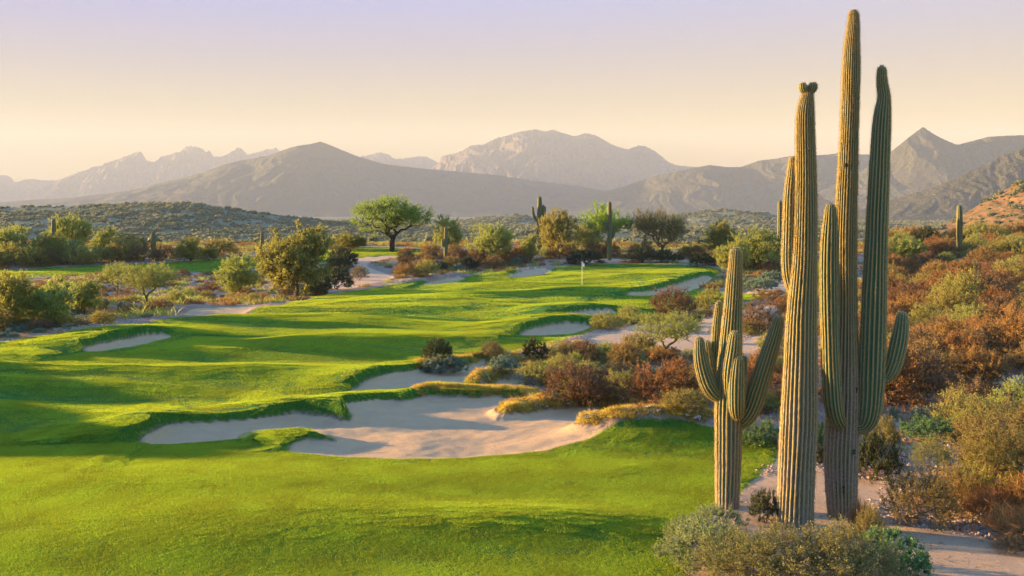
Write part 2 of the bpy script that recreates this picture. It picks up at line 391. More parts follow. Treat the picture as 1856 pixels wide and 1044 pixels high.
def ridge(name, D, crest, W, mat, seed, amp=.35, lam=.12, back=.35, crag=.02, zb=-16.0, nx=520, nt=110, px=None, power=1.5):
    crest = np.array(crest, float); u = np.linspace(crest[0, 0], crest[-1, 0], nx)
    cz = (HY - np.interp(u, crest[:, 0], crest[:, 1])) / F * D
    k = np.ones(3) / 3; cz = np.convolve(np.pad(cz, 1, mode='edge'), k, 'valid')
    X = (u - CX) / F * D
    t = np.concatenate([np.linspace(0, 1, nt), 1 + np.linspace(.02, 1, 24) * back])
    T, XX = np.meshgrid(t, X, indexing='ij'); CZ = np.broadcast_to(cz, T.shape) - zb
    span = X[-1] - X[0]
    s = D * lam
    tf = np.where(T <= 1, T, 1 - (T - 1) / back); tf = np.clip(tf, 0, 1)
    depth = np.where(T <= 1, (T - 1) * W, (T - 1) * W)
    wx = XX + .5 * s * noise(XX / s * .7, depth / s * .9, seed + 3)
    rid = 1 - np.abs(fbm(wx / s, depth / (s * 2.6), seed, 5, .55)) * 2.4                # spurs run down the slope
    env = np.clip(tf * (1 - tf) * 4, 0, 1) ** .7
    prof = tf ** power
    z = CZ * (prof + amp * env * (rid - .55) * (.35 + .65 * tf))
    z = z + crag * CZ * env ** .3 * fbm(XX / (s * .18), depth / (s * .25), seed + 8, 5, .6)
    z = z + crag * .35 * CZ * noise(XX / (s * .07), depth / (s * .1), seed + 9) * tf
    Y = D + depth + .12 * W * tf * noise(XX / (s * 1.5), XX * 0, seed + 5)
    # taper at both ends
    z = np.where(tf > 0, z, -3) + zb + ZC
    V = np.stack([XX, Y, z], -1).reshape(-1, 3)
    me = mesh_np(name, V, [grid_faces(len(t), nx)], mat, True)
    return tag(link(name, me), kind='structure')
ridge('mountains', 7000, [(-900,345),(-500,325),(-300,330),(-100,322),(0,318),(14,318),(20,330),(35,329),(60,325),(80,327),(110,326),(125,322),(140,317),(155,316),(170,308),(185,302),(205,302),(208,290),(225,286),(240,278),(258,276),(270,293),(290,295),(297,284),(325,272),(335,265),(350,265),(370,272),(380,281),(384,273),(391,284),(410,286),(425,275),(435,268),(450,281),(480,270),(498,268),(505,275),(560,290),(650,285),(670,281),(690,276),(705,281),(720,290),(735,289),(760,284),(775,285),(795,295),(830,310),(900,335),(1000,365)],
      1200, MAT['rock_far'], 21, .30, .03, crag=.06, nx=1600, power=1.1)
ridge('mountains', 6000, [(640,372),(700,345),(760,318),(795,294),(800,282),(830,276),(855,264),(875,262),(900,250),(920,245),(945,238),(968,234),(990,238),(1002,234),(1020,242),(1040,249),(1060,243),(1080,246),(1110,260),(1140,269),(1158,263),(1172,266),(1190,278),(1210,293),(1225,299),(1260,303),(1300,318),(1400,345),(1500,370)],
      1150, MAT['rock_far'], 33, .20, .03, crag=.025, nx=900, power=1.05)
ridge('mountains', 4300, [(-700,378),(-200,372),(0,366),(100,360),(200,350),(300,331),(400,303),(440,291),(500,278),(540,265),(560,261),(577,255),(596,262),(612,269),(650,284),(700,299),(800,308),(900,318),(1000,331),(1100,345),(1200,360),(1300,375),(1380,380)],
      950, MAT['rock_mid'], 42, .12, .035, crag=.014, nx=1000, power=1.15)
ridge('mountains', 3800, [(960,376),(1080,352),(1140,335),(1190,318),(1240,308),(1285,299),(1320,303),(1345,302),(1380,290),(1405,288),(1425,284),(1450,284),(1500,280),(1530,276),(1560,280),(1600,280),(1650,290),(1750,300),(1900,320),(2300,360)],
      520, MAT['rock_mid'], 57, .15, .035, crag=.014, nx=1000, power=1.15)
ridge('mountains', 3300, [(1480,350),(1560,312),(1600,285),(1612,274),(1640,251),(1672,230),(1700,245),(1738,262),(1760,256),(1790,248),(1856,245),(1950,240),(2100,250),(2600,300)],
      380, MAT['rock_mid'], 64, .14, .035, crag=.012, nx=700, power=1.1)
ridge('mountains', 1900, [(1380,400),(1500,390),(1560,381),(1640,355),(1700,335),(1740,318),(1790,296),(1820,281),(1850,270),(1900,255),(2100,240),(2600,270)],
      220, MAT['rock_mid'], 75, .20, .045, crag=.014, nx=600, power=1.1)
ridge('hills', 1300, [(560,412),(640,398),(720,401),(800,405),(850,398),(930,389),(990,397),(1060,405),(1150,402),(1230,388),(1310,379),(1350,384),(1430,392),(1500,399),(1600,410)],
      380, MAT['scrub_hill'], 81, .3, .06, crag=.03, nx=500)
HILL_L = [(-700,392),(-400,384),(0,377),(150,374),(250,369),(330,368),(400,375),(460,386),(520,394),(600,401),(700,408),(800,416),(900,424),(1000,432)]
ridge('hills', 720, HILL_L, 230, MAT['scrub_hill'], 91, .14, .07, crag=.012, nx=500, power=.9)
HILL_R = [(1540,440),(1600,434),(1650,427),(1700,412),(1730,399),(1770,379),(1810,359),(1856,334),(1950,292),(2100,255),(2500,250)]
ridge('hills', 380, HILL_R, 150, MAT['rock_near'], 97, .14, .10, crag=.025, nx=520, nt=150, power=.95)

def build_plain():
    d = np.geomspace(385, 9000, 150); u = np.linspace(-3500, 5400, 160)
    D, U = np.meshgrid(d, u, indexing='ij'); X = (U - CX) / F * D
    z = -15.4 + 1.6 * noise(X / 130, D / 90, 3) * sstep(385, 500, D) + 30 * sstep(2500, 8000, D) * 0 + ZC
    me = mesh_np('plain', np.stack([X, D, z], -1).reshape(-1, 3), [grid_faces(150, 160)], MAT['plain'])
    tag(link('terrain', me), kind='structure')
build_plain()

# ------------------------------------------------------------------ sky, sun, haze, camera
SUN_EL, SUN_AZ = 6.2, 17.0        # degrees up; degrees beyond square-left of the view
sd = Vector((-math.cos(R(SUN_AZ)) * math.cos(R(SUN_EL)), math.sin(R(SUN_AZ)) * math.cos(R(SUN_EL)), math.sin(R(SUN_EL))))
def build_world():
    w = bpy.data.worlds.new('World'); scene.world = w; w.use_nodes = True; nt = w.node_tree; nt.nodes.clear()
    N = nt.nodes.new; L = nt.links.new
    out = N('ShaderNodeOutputWorld'); bg = N('ShaderNodeBackground'); L(bg.outputs[0], out.inputs[0])
    sky = N('ShaderNodeTexSky'); sky.sky_type = 'NISHITA'; sky.sun_disc = False
    sky.sun_elevation = R(SUN_EL); sky.sun_rotation = math.atan2(sd.x, sd.y); sky.dust_density = 2.0; sky.air_density = 1.0
    tc = N('ShaderNodeTexCoord'); sp = N('ShaderNodeSeparateXYZ'); L(tc.outputs['Generated'], sp.inputs[0])
    rp = N('ShaderNodeValToRGB'); L(sp.outputs['Z'], rp.inputs[0])
    stops = [(0, (.44, .22, .0)), (.045, (.42, .23, .0)), (.10, (.36, .26, .10)), (.16, (.32, .30, .40)), (.22, (.29, .36, .72)), (.30, (.44, .86, 1.45)), (.5, (.43, .95, 1.65)), (1, (.26, .72, 1.45))]
    e = rp.color_ramp.elements
    while len(e) < len(stops): e.new(.5)
    for el, (p, c) in zip(e, stops): el.position = p; el.color = (*c, 1)
    # towards the sun the evening glow is a little cooler high up and brighter
    mr = N('ShaderNodeMapRange'); L(sp.outputs['X'], mr.inputs[0]); mr.inputs[1].default_value = .35; mr.inputs[2].default_value = -.6; mr.inputs[3].default_value = 0; mr.inputs[4].default_value = 1
    tint = N('ShaderNodeMix'); tint.data_type = 'RGBA'; tint.blend_type = 'MULTIPLY'; tint.inputs[0].default_value = 1
    tr = N('ShaderNodeMix'); tr.data_type = 'RGBA'; L(mr.outputs[0], tr.inputs[0]); tr.inputs[6].default_value = (1.0, .98, .92, 1); tr.inputs[7].default_value = (.5, .6, 1.0, 1)
    L(rp.outputs[0], tint.inputs[6]); L(tr.outputs[2], tint.inputs[7])
    sc = N('ShaderNodeMix'); sc.data_type = 'RGBA'; sc.blend_type = 'MIX'; sc.inputs[0].default_value = SKYMIX
    mul = N('ShaderNodeVectorMath'); mul.operation = 'SCALE'; L(tint.outputs[2], mul.inputs[0]); mul.inputs['Scale'].default_value = SKYGAIN
    L(sky.outputs[0], sc.inputs[6]); L(mul.outputs[0], sc.inputs[7]); L(sc.outputs[2], bg.inputs[0]); bg.inputs[1].default_value = .1
SKYMIX = .97; SKYGAIN = 1.2
build_world()
sun = bpy.data.lights.new('sun', 'SUN'); sun.energy = 5.0; sun.angle = R(.6); sun.color = (1.0, .61, .22)
so = bpy.data.objects.new('sun', sun); col.objects.link(so); so.rotation_euler = sd.to_track_quat('Z', 'Y').to_euler()
cam = bpy.data.cameras.new('camera'); co = bpy.data.objects.new('camera', cam); col.objects.link(co)
co.location = (0, 0, ZC); co.rotation_euler = (R(90), 0, 0); cam.sensor_width = 36; cam.lens = F / 1856 * 36; cam.shift_y = -(522 - HY) / 1856
cam.clip_start = .1; cam.clip_end = 40000; scene.camera = co
def build_haze():
    t = NT('haze'); v = t.n('ShaderNodeVolumePrincipled'); v.inputs['Color'].default_value = (.55, .67, .87, 1)
    v.inputs['Density'].default_value = 0.95e-4; v.inputs['Anisotropy'].default_value = .02
    t.l(v.outputs[0], t.out.inputs['Volume'])
    x0, x1, y0, y1, z0, z1 = -13500, 13500, -600, 9400, -30.0, 760.0
    V = [(x, y, z) for z in (z0, z1) for x, y in ((x0, y0), (x1, y0), (x1, y1), (x0, y1))]
    me = mesh_np('haze', V, [np.array([(0, 3, 2, 1), (4, 5, 6, 7), (0, 1, 5, 4), (1, 2, 6, 5), (2, 3, 7, 6), (3, 0, 4, 7)])], t.m, False)
    o = link('haze', me); tag(o, kind='stuff', label='thin warm evening haze over the valley')
build_haze()
vs = scene.view_settings; vs.view_transform = 'Standard'; vs.look = 'None'; vs.gamma = 1; vs.exposure = 3.15; vs.use_curve_mapping = False
cy = scene.cycles; cy.use_denoising = True; cy.max_bounces = 6; cy.diffuse_bounces = 3; cy.transmission_bounces = 3; cy.volume_bounces = 0; cy.transparent_max_bounces = 4
# ------------------------------------------------------------------ plant materials
MAT['mesquite'] = leaf_mat('mesquite leaves', (.19, .28, .04), (.34, .42, .06), (.20, .30, .05), .5)
MAT['palo'] = leaf_mat('palo verde leaves', (.22, .29, .055), (.37, .42, .09), (.30, .31, .08), .5)
MAT['olive'] = leaf_mat('olive leaves', (.25, .28, .06), (.41, .42, .095), (.23, .28, .07), .5)
MAT['gold'] = leaf_mat('gold olive leaves', (.27, .26, .055), (.41, .38, .085), (.25, .28, .07), .5)
MAT['creo'] = leaf_mat('creosote leaves', (.12, .125, .035), (.38, .31, .085), (.13, .16, .05), .4)
MAT['rust'] = leaf_mat('rust brown leaves', (.235, .125, .036), (.385, .215, .06), (.22, .16, .05), .35)
MAT['brown'] = leaf_mat('dry brown leaves', (.15, .095, .045), (.25, .155, .07), (.14, .115, .05), .3)
MAT['dark'] = leaf_mat('dark green leaves', (.045, .065, .025), (.08, .10, .035), (.06, .06, .03), .25)
MAT['blue'] = leaf_mat('blue green leaves', (.13, .20, .12), (.22, .29, .19), (.12, .20, .13), .3)
MAT['teal'] = leaf_mat('bright green leaves', (.07, .17, .06), (.16, .27, .09), None, .35)
MAT['sage'] = leaf_mat('sage leaves', (.15, .20, .075), (.28, .33, .12), None, .4)
MAT['silver'] = leaf_mat('silvery spines', (.42, .38, .24), (.58, .52, .36), None, .3)
MAT['turf'] = leaf_mat('turf blades', (.22, .325, .03), (.37, .46, .045), None, .5, (1.15, 1.1, .5))
MAT['gold_grass'] = leaf_mat('golden grass', (.44, .32, .055), (.60, .46, .095), None, .5)
MAT['red_grass'] = leaf_mat('red brown grass', (.34, .16, .05), (.46, .25, .08), None, .45)
MAT['scrub'] = leaf_mat('hill scrub leaves', (.13, .165, .085), (.22, .235, .12), (.18, .18, .11), .3)
MAT['pale_twig'] = bark_mat('pale twigs', (.34, .27, .18), (.46, .38, .27))
MAT['dark_bark'] = bark_mat('dark bark', (.035, .022, .015), (.075, .05, .035))
MAT['green_bark'] = bark_mat('green bark', (.13, .12, .05), (.20, .17, .08))
MAT['brown_twig'] = bark_mat('brown twigs', (.11, .065, .04), (.19, .12, .075))
MAT['grey_bark'] = bark_mat('grey bark', (.20, .16, .12), (.32, .27, .21))

def nrm(v): return v / (np.linalg.norm(v, axis=-1, keepdims=True) + 1e-9)
def frames(d):
    up = np.where(np.abs(d[:, 2:3]) > .9, [[1., 0, 0]], [[0, 0, 1.]]); a = nrm(np.cross(d, up)); return a, np.cross(d, a)
def tubes(P0, P1, R0, R1, k=4):
    d = nrm(P1 - P0); a, b = frames(d); n = len(P0)
    th = np.arange(k) * 2 * math.pi / k
    ring = a[:, None] * np.cos(th)[None, :, None] + b[:, None] * np.sin(th)[None, :, None]
    V = np.stack([P0[:, None] + ring * R0[:, None, None], P1[:, None] + ring * R1[:, None, None]], 1).reshape(-1, 3)
    i = np.arange(n)[:, None] * 2 * k; j = np.arange(k)[None]; j2 = (j + 1) % k
    return V, np.stack([i + j, i + j2, i + k + j2, i + k + j], -1).reshape(-1, 4)
def quads(C, d, L, W, rng):
    """leaf lozenges: centre, direction, length, width"""
    s = nrm(np.cross(d, nrm(rng.normal(size=d.shape)))); L = L[:, None]; W = W[:, None]
    V = np.stack([C - d * L / 2, C + s * W / 2, C + d * L / 2, C - s * W / 2], 1).reshape(-1, 3)
    return V, np.arange(len(C) * 4).reshape(-1, 4)
def lobes(rng, n, nl, W, z0, z1, spread=.30, flat=1.0, low=0.0):
    """points in an uneven crown made of lobes"""
    c = []
    while len(c) < nl:
        p = rng.uniform(-1, 1, 3); r = np.linalg.norm(p)
        if r < 1 and r > .35 and p[2] > -.75 + low: c.append(p)
    c = np.array(c); k = rng.integers(0, nl, n); rad = rng.uniform(.6, 1.25, nl) * spread * 2
    p = c[k] * (1 - spread * .9) + nrm(rng.normal(size=(n, 3))) * (rng.uniform(0, 1, (n, 1)) ** .45) * rad[k][:, None]
    p = p * [W / 2, W / 2, (z1 - z0) / 2 * flat] + [0, 0, (z0 + z1) / 2]
    e = np.linalg.norm((p - [0, 0, (z0 + z1) / 2]) / [W / 2, W / 2, (z1 - z0) / 2], axis=1)
    return p[(p[:, 2] > z0 * .5 + .02) & (e < 1.03)]
def skeleton(rng, att, trunk, step, w=.35, wob=.15, rise=.35):
    nodes = [np.array(t, float) for t in trunk]; par = [-1] + list(range(len(trunk) - 1)); plen = [0.0]
    for i in range(1, len(nodes)): plen.append(plen[-1] + np.linalg.norm(nodes[i] - nodes[i - 1]))
    tips = []; t0 = nodes[-1]
    N = np.array(nodes); PL = np.array(plen)
    for a in att[np.argsort(np.linalg.norm(att - t0, axis=1))]:
        dist = np.linalg.norm(N - a, axis=1); c = dist + w * PL + np.where(N[:, 2] > a[2] + .1, .6 * (N[:, 2] - a[2]), 0)
        i = int(np.argmin(c)); p0 = N[i]; n = max(1, int(math.ceil(dist[i] / step))); prev = i
        new = []; npl = []
        for k in range(1, n + 1):
            s = k / n; q = p0 + (a - p0) * s; b = 4 * s * (1 - s)
            q = q + rng.normal(size=3) * wob * step * b + np.array([0, 0, -rise * .3 * dist[i]]) * b * (.4 if a[2] > p0[2] else -.4)
            new.append(q); par.append(prev); npl.append(PL[prev] + step if k == 1 else npl[-1] + step); prev = len(N) + k - 1
        N = np.vstack([N, new]); PL = np.append(PL, npl); tips.append(prev)
    return N, np.array(par), np.array(tips)
def plant_mesh(name, seed, W, H, att, trunk, leafm, twigm, r0, step=.5, w=.35, twigs=5, tl=.5, lpt=8, ls=(.1, .05), up=.3, droop=0.0,
               spread=.05, rmin=.012, tubek=5, split=True, wob=.15, tw=.008, expo=.5, one=False):
    rng = np.random.default_rng(seed)
    N, par, tips = skeleton(rng, att, trunk, step, w, wob)
    cnt = np.zeros(len(N)); cnt[tips] += 1
    for i in range(len(N) - 1, 0, -1): cnt[par[i]] += cnt[i]
    tot = max(cnt[0], 1); rad = np.maximum(rmin, r0 * (cnt / tot) ** expo)
    c = np.arange(1, len(N)); V1, F1 = tubes(N[par[c]], N[c], np.minimum(rad[par[c]], rad[c] * 1.5), rad[c], tubek)
    T = N[tips]; dirT = nrm(N[tips] - N[par[tips]]); cen = np.array([0, 0, H * .35]); out = nrm(T - cen)
    B = np.repeat(T, twigs, 0); d = nrm(np.repeat(dirT * .5 + out * .5, twigs, 0) + rng.normal(size=B.shape) * .55 + [0, 0, up])
    L = tl * rng.uniform(.5, 1.2, len(B)); s = rng.uniform(.05, 1, (len(B), lpt))
    C = B[:, None] + d[:, None] * (L[:, None] * s)[..., None]; C[..., 2] -= droop * (L[:, None] * s) ** 2
    C = C.reshape(-1, 3) + rng.normal(size=(len(B) * lpt, 3)) * spread
    C[:, 2] = np.maximum(C[:, 2], .02)
    ld = nrm(np.repeat(d, lpt, 0) + rng.normal(size=C.shape) * .8 + [0, 0, .15 - droop])
    sz = rng.uniform(.6, 1.3, len(C)); V2, F2 = quads(C, ld, ls[0] * sz, ls[1] * sz, rng)
    tint2 = np.repeat(np.clip(rng.uniform(0, 1, len(C)) * .6 + np.repeat(np.repeat(rng.uniform(0, 1, len(T)), twigs), lpt) * .4, 0, 1), 4)
    E = B + d * L[:, None]; E[:, 2] -= droop * L ** 2; M = B + d * L[:, None] * .5; M[:, 2] -= droop * (L * .5) ** 2
    tw_ = np.full(len(B), tw)
    V3, F3 = tubes(np.vstack([B, M]), np.vstack([M, E]), np.concatenate([tw_, tw_ * .8]), np.concatenate([tw_ * .8, tw_ * .4]), 3)
    if one:
        V = np.vstack([V1, V2, V3]); FF = [F1, F2 + len(V1), F3 + len(V1) + len(V2)]
        mi = np.concatenate([np.ones(len(F1)), np.zeros(len(F2)), np.ones(len(F3))])
        return [mesh_np(name, V, FF, [leafm, twigm], False, mi, dict(tint=np.concatenate([np.zeros(len(V1)), tint2, np.zeros(len(V3))])))]
    a = mesh_np(name + '_wood', V1, [F1], [twigm], True)
    b = mesh_np(name + '_leaves', np.vstack([V2, V3]), [F2, F3 + len(V2)], [leafm, twigm], False,
                np.concatenate([np.zeros(len(F2)), np.ones(len(F3))]), dict(tint=np.concatenate([tint2, np.zeros(len(V3))])))
    return [a, b]

PROTO = {}        # kind -> list of (width, height, [meshes])
def proto(kind, W, H, meshes): PROTO.setdefault(kind, []).append((W, H, meshes))
def tree_proto(kind, seed, W, H, z0, n, nl, leafm, barkm, r0, trunk_h, **k):
    rng = np.random.default_rng(seed)
    att = lobes(rng, n, nl, W, z0, H, k.pop('lspread', .30))
    lean = rng.normal(size=2) * .06 * trunk_h
    trunk = [(0, 0, -.15), (lean[0] * .5, lean[1] * .5, trunk_h * .5), (lean[0], lean[1], trunk_h)]
    proto(kind, W, H, plant_mesh(kind, seed, W, H, att, trunk, MAT[leafm], MAT[barkm], r0, **k))
# trees (real sizes in metres)
tree_proto('mesquite', 3, 10.4, 7.4, 1.9, 520, 24, 'mesquite', 'dark_bark', .36, 1.5, step=.7, w=.25, twigs=7, tl=.9, lpt=10, ls=(.16, .07), up=.15, droop=.12, spread=.06, rmin=.022, tw=.010, wob=.22, lspread=.22)
for s in range(3):
    tree_proto('green_tree', 20 + s, 6.4, 5.6, .3, 330, 15, 'palo', 'green_bark', .17, .2, step=.6, w=.12, twigs=6, tl=.8, lpt=14, ls=(.17, .075), up=.45, droop=.0, spread=.05, rmin=.016, tw=.009)
    tree_proto('olive_tree', 30 + s, 6.0, 5.0, .05, 360, 15, 'olive', 'brown_twig', .15, .12, step=.6, w=.10, twigs=7, tl=.7, lpt=14, ls=(.16, .075), up=.5, spread=.05, rmin=.014, tw=.009)
    tree_proto('gold_tree', 40 + s, 6.0, 5.4, .2, 310, 14, 'gold', 'brown_twig', .15, .2, step=.6, w=.12, twigs=6, tl=.75, lpt=14, ls=(.16, .075), up=.4, spread=.05, rmin=.015, tw=.009)
tree_proto('fan_tree', 51, 7.0, 6.4, 2.4, 210, 10, 'mesquite', 'green_bark', .16, .3, step=.7, w=.05, twigs=7, tl=.8, lpt=14, ls=(.16, .07), up=.5, spread=.05, rmin=.022, tw=.010)
tree_proto('bare_tree', 55, 7.4, 6.0, 1.0, 360, 14, 'gold', 'brown_twig', .18, .4, step=.6, w=.06, twigs=8, tl=1.0, lpt=5, ls=(.12, .05), up=.35, spread=.05, rmin=.018, tw=.013)
# nearer airy palo verde
for s in range(2):
    tree_proto('airy_tree', 60 + s, 3.9, 3.0, .8, 230, 11, 'palo', 'green_bark', .085, .15, step=.3, w=.04, twigs=7, tl=.5, lpt=12, ls=(.065, .022), up=.45, droop=.1, spread=.025, rmin=.008, tw=.004)
tree_proto('feathery_tree', 66, 3.9, 3.0, .2, 300, 12, 'gold', 'brown_twig', .085, .12, step=.3, w=.04, twigs=8, tl=.5, lpt=14, ls=(.06, .016), up=.5, droop=.1, spread=.025, rmin=.007, tw=.004)
def bush_proto(kind, seed, W, H, n, leafm, twigm, one=True, r0=.03, **k):
    rng = np.random.default_rng(seed); a = rng.uniform(0, 2 * math.pi, n); r = rng.uniform(0, 1, n) ** .5
    z = H * (.10 + .78 * np.sqrt(np.maximum(0, 1 - (r * .92) ** 2)) * rng.uniform(.0, 1, n) ** .6); 
    att = np.stack([np.cos(a) * r * W * .45, np.sin(a) * r * W * .45, z], -1) + rng.normal(size=(n, 3)) * .04 * W
    proto(kind, W, H, plant_mesh(kind, seed, W, H, att, [(0, 0, -.05), (0, 0, .04)], MAT[leafm], MAT[twigm], r0, one=one, **k))
for s in range(3):
    c = dict(step=.2, w=.02, wob=.3, expo=.35)
    bush_proto('creosote_bush', 100 + s, 1.9, 1.6, 170, 'creo', 'brown_twig', False, .026, twigs=7, tl=.36, lpt=17, ls=(.034, .016), up=.75, spread=.016, rmin=.004, tw=.0022, **c)
    bush_proto('rust_bush', 110 + s, 1.9, 1.25, 150, 'rust', 'brown_twig', twigs=6, tl=.26, lpt=10, ls=(.06, .022), up=.4, spread=.02, rmin=.005, tw=.004, **c)
    bush_proto('brown_bush', 120 + s, 1.9, 1.3, 150, 'brown', 'brown_twig', twigs=6, tl=.26, lpt=10, ls=(.055, .02), up=.5, spread=.02, rmin=.005, tw=.004, **c)
    bush_proto('olive_bush', 130 + s, 2.0, 1.35, 150, 'olive', 'brown_twig', twigs=6, tl=.27, lpt=10, ls=(.06, .024), up=.4, spread=.02, rmin=.005, tw=.004, **c)
    bush_proto('dark_bush', 140 + s, 1.7, 1.2, 150, 'dark', 'dark_bark', twigs=7, tl=.22, lpt=12, ls=(.05, .026), up=.5, spread=.02, rmin=.005, tw=.004, **c)
    bush_proto('blue_bush', 150 + s, 1.3, .7, 120, 'blue', 'grey_bark', twigs=6, tl=.15, lpt=12, ls=(.05, .026), up=.5, spread=.014, rmin=.004, tw=.003, **c)
    bush_proto('gold_bush', 160 + s, 1.6, 1.0, 150, 'gold', 'brown_twig', twigs=6, tl=.24, lpt=9, ls=(.055, .02), up=.5, spread=.02, rmin=.004, tw=.004, **c)
    bush_proto('grass_clump', 170 + s, 1.0, .7, 50, 'red_grass', 'brown_twig', twigs=12, tl=.34, lpt=3, ls=(.24, .010), up=1.1, spread=.03, rmin=.003, tw=.002, **c)
    bush_proto('green_bush', 180 + s, 1.5, .85, 120, 'teal', 'green_bark', False, twigs=7, tl=.17, lpt=12, ls=(.045, .024), up=.6, spread=.016, rmin=.004, tw=.003, **c)
for s in range(2):
    bush_proto('sage_bush', 195 + s, 1.5, .85, 140, 'sage', 'grey_bark', False, twigs=7, tl=.2, lpt=13, ls=(.04, .02), up=.7, spread=.016, rmin=.004, tw=.003, **c)
def cholla_proto(seed):
    rng = np.random.default_rng(seed); P0 = []; P1 = []; r = []
    st = [(np.zeros(3), nrm(np.array([rng.normal() * .2, rng.normal() * .2, 1.])), 0)]
    for p, d, lv in st:
        L = rng.uniform(.12, .2); q = p + d * L; P0.append(p); P1.append(q); r.append(.034 - .003 * lv)
        if lv < 5:
            for _ in range(2 if lv else 5):
                st.append((q, nrm(d * .6 + rng.normal(size=3) * .55 + [0, 0, .35]), lv + 1))
    P0 = np.array(P0); P1 = np.array(P1); r = np.array(r); V1, F1 = tubes(P0, P1, r, r * .9, 6)
    k = 34; n = len(P0); s = rng.uniform(0, 1, (n, k)); C = (P0[:, None] + (P1 - P0)[:, None] * s[..., None]).reshape(-1, 3)
    d = nrm(rng.normal(size=C.shape)); C = C + d * .035; V2, F2 = quads(C, d, np.full(len(C), .055), np.full(len(C), .006), rng)
    V = np.vstack([V1, V2]); mi = np.concatenate([np.ones(len(F1)), np.zeros(len(F2))]); z = V[:, 2].max()
    me = mesh_np('cholla', V, [F1, F2 + len(V1)], [MAT['silver'], MAT['blue']], False, mi, dict(tint=rng.uniform(0, 1, len(V))))
    w = max(np.ptp(V[:, 0]), np.ptp(V[:, 1])); proto('cholla', w, z, [me])
bush_proto('dead_branches', 190, 1.0, .6, 26, 'silver', 'pale_twig', twigs=2, tl=.12, lpt=1, ls=(.01, .01), up=.3, spread=.01, rmin=.009, tw=.006, r0=.03, step=.12, w=.1, wob=.6, expo=.3)
cholla_proto(7); cholla_proto(8); cholla_proto(9)

prng = np.random.default_rng(77)
USED = {}
CATS = dict(feathery_tree='tree', mesquite='tree', green_tree='tree', olive_tree='tree', gold_tree='tree', fan_tree='tree', bare_tree='tree', airy_tree='tree', cholla='cholla cactus', grass_clump='grass clump')
NAMES = dict(sage_bush='sage_bush', feathery_tree='palo_verde_tree', dead_branches='dead_branches', mesquite='mesquite_tree', green_tree='palo_verde_tree', olive_tree='desert_tree', gold_tree='desert_tree', fan_tree='palo_verde_tree', bare_tree='bare_tree', airy_tree='palo_verde_tree', cholla='cholla_cactus', grass_clump='grass_clump',
    creosote_bush='creosote_bush', rust_bush='rust_bush', brown_bush='brown_bush', olive_bush='olive_bush', dark_bush='dark_bush', blue_bush='brittlebush', gold_bush='gold_bush', green_bush='green_bush')
def put(kind, x, y, w, h, label, group=None, sink=.03, rot=None, var=None):
    L = PROTO[kind]; k = USED.get(kind, 0); USED[kind] = k + 1; W, H, ms = L[(k if var is None else var) % len(L)]
    sx = w / W; szz = h / H; z = gz(x, y) - sink; rz = prng.uniform(0, 6.28) if rot is None else rot
    nm = NAMES[kind]; cat = CATS.get(kind, 'bush')
    if len(ms) == 1: r = link(nm, ms[0])
    else:
        r = bpy.data.objects.new(nm, None); col.objects.link(r); r.empty_display_size = .3
        tr = cat == 'tree'
        link('trunk' if tr else 'stems', ms[0], r); link('crown' if tr else 'foliage', ms[1], r)
    r.location = (x, y, z); r.rotation_euler = (0, 0, rz); r.scale = (sx, sx, szz)
    return tag(r, label, cat, group)
def at(kind, px, py, wpx, hpx, label, group=None, d=None, **k):
    """a plant whose foot is seen at photo pixel (px, py) and which looks wpx by hpx pixels"""
    if d is None: x, d = hit(px, py)
    else: x = (px - CX) / F * d
    return put(kind, x, d, wpx * d / F, hpx * d / F, label, group, **k)

# ------------------------------------------------------------------ saguaros
def cactus_mat(name, g1, g2, corky):
    t = NT(name); P = t.n('ShaderNodeTexCoord').outputs['Object']
    mp = t.n('ShaderNodeMapping'); mp.inputs['Scale'].default_value = (1, 1, .25); t.l(P, mp.inputs['Vector'])
    a = t.noise(mp.outputs[0], 5, 5); b = t.noise(P, 38, 4, .6); cn = t.noise(P, 2.2, 4)
    rnd = t.n('ShaderNodeObjectInfo').outputs['Random']
    c = t.mix(t.ramp(a, [(.35, 0), (.65, 1)]), g1, g2)
    crest = t.attr('crest').outputs['Fac']
    c = t.mix(t.math('MULTIPLY', t.mapr(crest, .74, .97), .7), c, (.44, .32, .12))
    cork = t.math('MULTIPLY', t.attr('cork').outputs['Fac'], t.ramp(t.math('ADD', t.math('MULTIPLY', cn, .7), t.math('MULTIPLY', b, .3)), [(.36, .15), (.56, 1)]))
    corkc = t.mix(t.ramp(b, [(.4, 0), (.6, 1)]), (.17, .12, .085), (.34, .27, .21))
    c = t.mix(cork, c, corkc)
    c = t.mix(t.ramp(b, [(.60, 0), (.70, .5)]), c, (.10, .075, .045))
    return t.done(t.princ(c, .65, t.bump(t.math('ADD', b, t.math('MULTIPLY', a, .5)), .012), .25))
MAT['sag_trunk'] = cactus_mat('saguaro trunk skin', (.08, .12, .045), (.125, .145, .055), 1)
MAT['sag_arm'] = cactus_mat('saguaro arm skin', (.045, .115, .05), (.075, .135, .055), 0)
MAT['sag_far'] = cactus_mat('distant saguaro skin', (.035, .075, .028), (.075, .10, .035), 0)
MAT['spine'] = leaf_mat('saguaro spines', (.42, .30, .12), (.62, .48, .24), None, .35)

